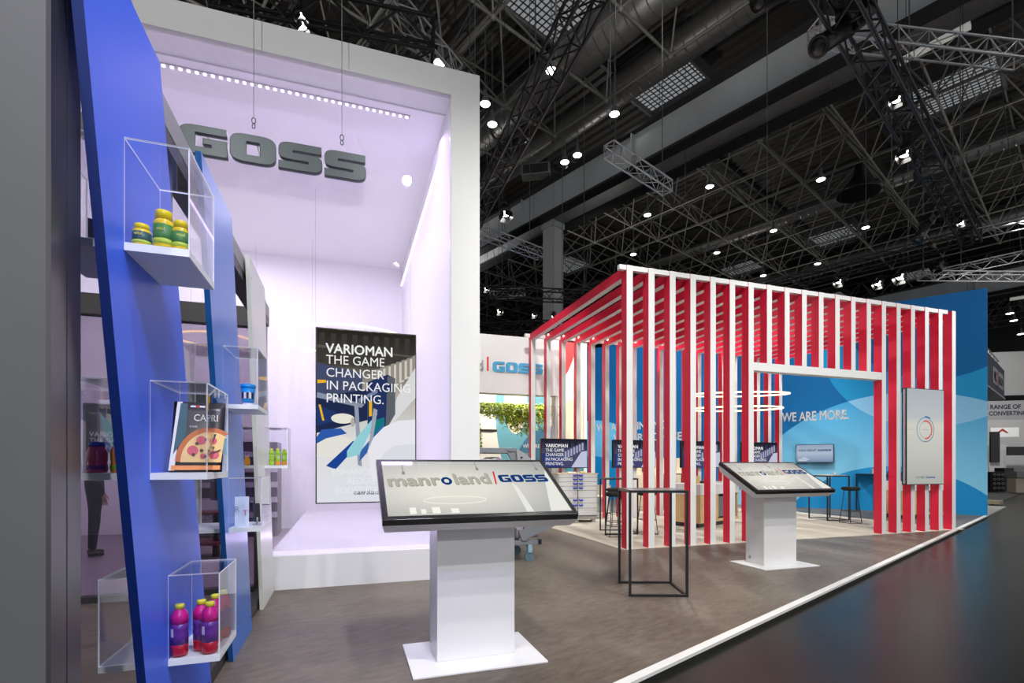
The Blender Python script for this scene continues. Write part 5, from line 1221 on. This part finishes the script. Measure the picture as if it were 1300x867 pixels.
for i, ((px, py), z) in enumerate((((1075, 12), 8.2), ((1100, 8), 8.25), ((1150, 175), 8.05), ((1170, 222), 7.9))):
    t = thing('rig_clamp_box', ('black device cluster on the climbing truss, '+('topmost', 'second from the top', 'third from the top', 'lowest')[i]), 'rig device', at(px, py, z), .5*i, 'W')
    bm = nb(); box(bm, (-.12, -.1, -.12), (.12, .1, .12)); obj('device_body', bm, LAMPBODY, t, bevel=.01); bm = nb(); tube(bm, [(-.12, 0, .1), (-.2, 0, .25), (0, .1, .32), (.2, 0, .2), (.14, 0, -.1)], .012, 6); obj('cable', bm, BEZEL, t)

# high-bay lamps of the hall
def highbay(px, py, label, z=15.6, s=.6):
    t = thing('highbay_lamp', label, 'lamp', at(px, py, z), 0, 'W', 'round high-bay lamps in the hall roof')
    bm = nb(); lathe(bm, [(.34*s, 0), (.36*s, .03), (.22*s, .18), (.12*s, .34), (.12*s, .55), (0, .56)], 18); obj('housing', bm, DULLG, t)
    bm = nb(); lathe(bm, [(0, -.02), (.30*s, -.02), (.33*s, 0)], 18); obj('diffuser', bm, GLOWS, t)
    bar(t, 'drop_rod', (0, 0, .33 if s == .6 else .44), (0, 0, 19.3-z), .015, DULLG, 6)
for px, py, la in ((700, 90, 'large bright high-bay lamp at the roof node above the steep black truss'), (780, 145, 'bright high-bay lamp left of the tilted skylight over the girder'), (616, 132, 'high-bay lamp peeking right of the portal top corner'), (625, 158, 'high-bay lamp just under the one at the portal corner'),
                   (717, 206, 'high-bay lamp under the column head, left of two'), (733, 197, 'high-bay lamp under the column head, right of two'), (901, 237, 'high-bay lamp under the girder in the middle of the roof'), (1042, 228, 'high-bay lamp right of the middle one, over the thin duct'),
                   (982, 293, 'small high-bay lamp left of the far skylight'), (1099, 289, 'bright high-bay lamp right of the far skylight'), (822, 273, 'faint high-bay lamp under the girder'), (804, 323, 'high-bay lamp above the pavilion front corner'),
                   (910, 321, 'tiny high-bay lamp above the pavilion left of the far skylight'), (1038, 335, 'tiny high-bay lamp below the far skylight'), (969, 350, 'faint lamp close above the pavilion top'), (558, 80, 'lamp glowing over the portal top edge')):
    highbay(px, py, la)
for px, py, la in ((1282, 398, 'upper flat lamp over the far stand at right edge'), (1287, 407, 'second flat lamp over the far stand'), (1296, 424, 'third flat lamp over the far stand at the frame edge')):
    highbay(px, py, la, 13.0, .7)
# fluorescent battens
for (a, b, la) in (((1140, 80), (1232, 32), 'long pale tube light behind the silver truss at upper right'), ((1282, 380), (1320, 374), 'pale tube light over the far stand')):
    t = thing('tube_light', la, 'lamp', at(*a, 13.4 if a[0] < 1200 else 12.5), 0, 'W'); e_ = at(*b, 13.4 if a[0] < 1200 else 12.5)-t.location; bar(t, 'tube_body', (0, 0, 0), e_, .11, mat('batten_pale', (.6, .6, .55), .4, em=.35))
# speakers at the column head
for dx, la in ((-.75, 'left'), (.95, 'right')):
    t = thing('loudspeaker', la+' grey horn loudspeaker at the column head', 'loudspeaker', (2.07+dx*1.2, 24.4, 15.5), dx*.2, 'W'); bm = nb(); box(bm, (-.7, -.3, -.2), (.7, .3, .35)); obj('speaker_box', bm, DULLG, t, bevel=.02); bm = nb(); box(bm, (-.6, -.31, -.14), (.6, -.3, .28)); obj('grille', bm, FRAME, t)
# thin hanging cables
for i, (px, py0, py1, z, Y) in enumerate(((974, 180, 320, 0, 16), (1132, 60, 230, 0, 15), (1153, 230, 330, 0, 17), (1210, 100, 200, 0, 18), (1172, 240, 340, 0, 17), (870, 80, 250, 0, 20), (603, 0, 140, 0, 16), (775, 30, 160, 0, 15))):
    X = (px-650)/638*Y; z0 = 1.34+(590-py1)/638*Y; t = thing('hoist_cable', 'thin steel cable '+('above the middle of the pavilion roof', 'left of the climbing black truss at right', 'under the climbing black truss', 'at the upper right beside the silver truss', 'right of the far skylight', 'crossing the grey girder at its middle', 'left of the portal top corner', 'hanging from the node right of the steep truss')[i], 'cable', (X, Y, z0), 0, 'W', 'thin cables hanging from the roof')
    bar(t, 'cable_line', (0, 0, 0), (0, 0, 19.3-z0), .012, mat('cable_grey', (.16, .16, .16), .5), 5); bm = nb(); lathe(bm, [(0, -.12), (.04, -.06), (.04, 0), (0, .02)], 8); obj('hook', bm, FRAME, t)
t = thing('horn_pendant', 'dark cone-shaped pendant under the thin air duct', 'lamp', at(1090, 246, 15), 0, 'W')
bm = nb(); lathe(bm, [(.95, 0), (.75, .25), (.25, .9), (.12, 1.6), (0, 1.62)], 20); obj('cone', bm, LAMPBODY, t)
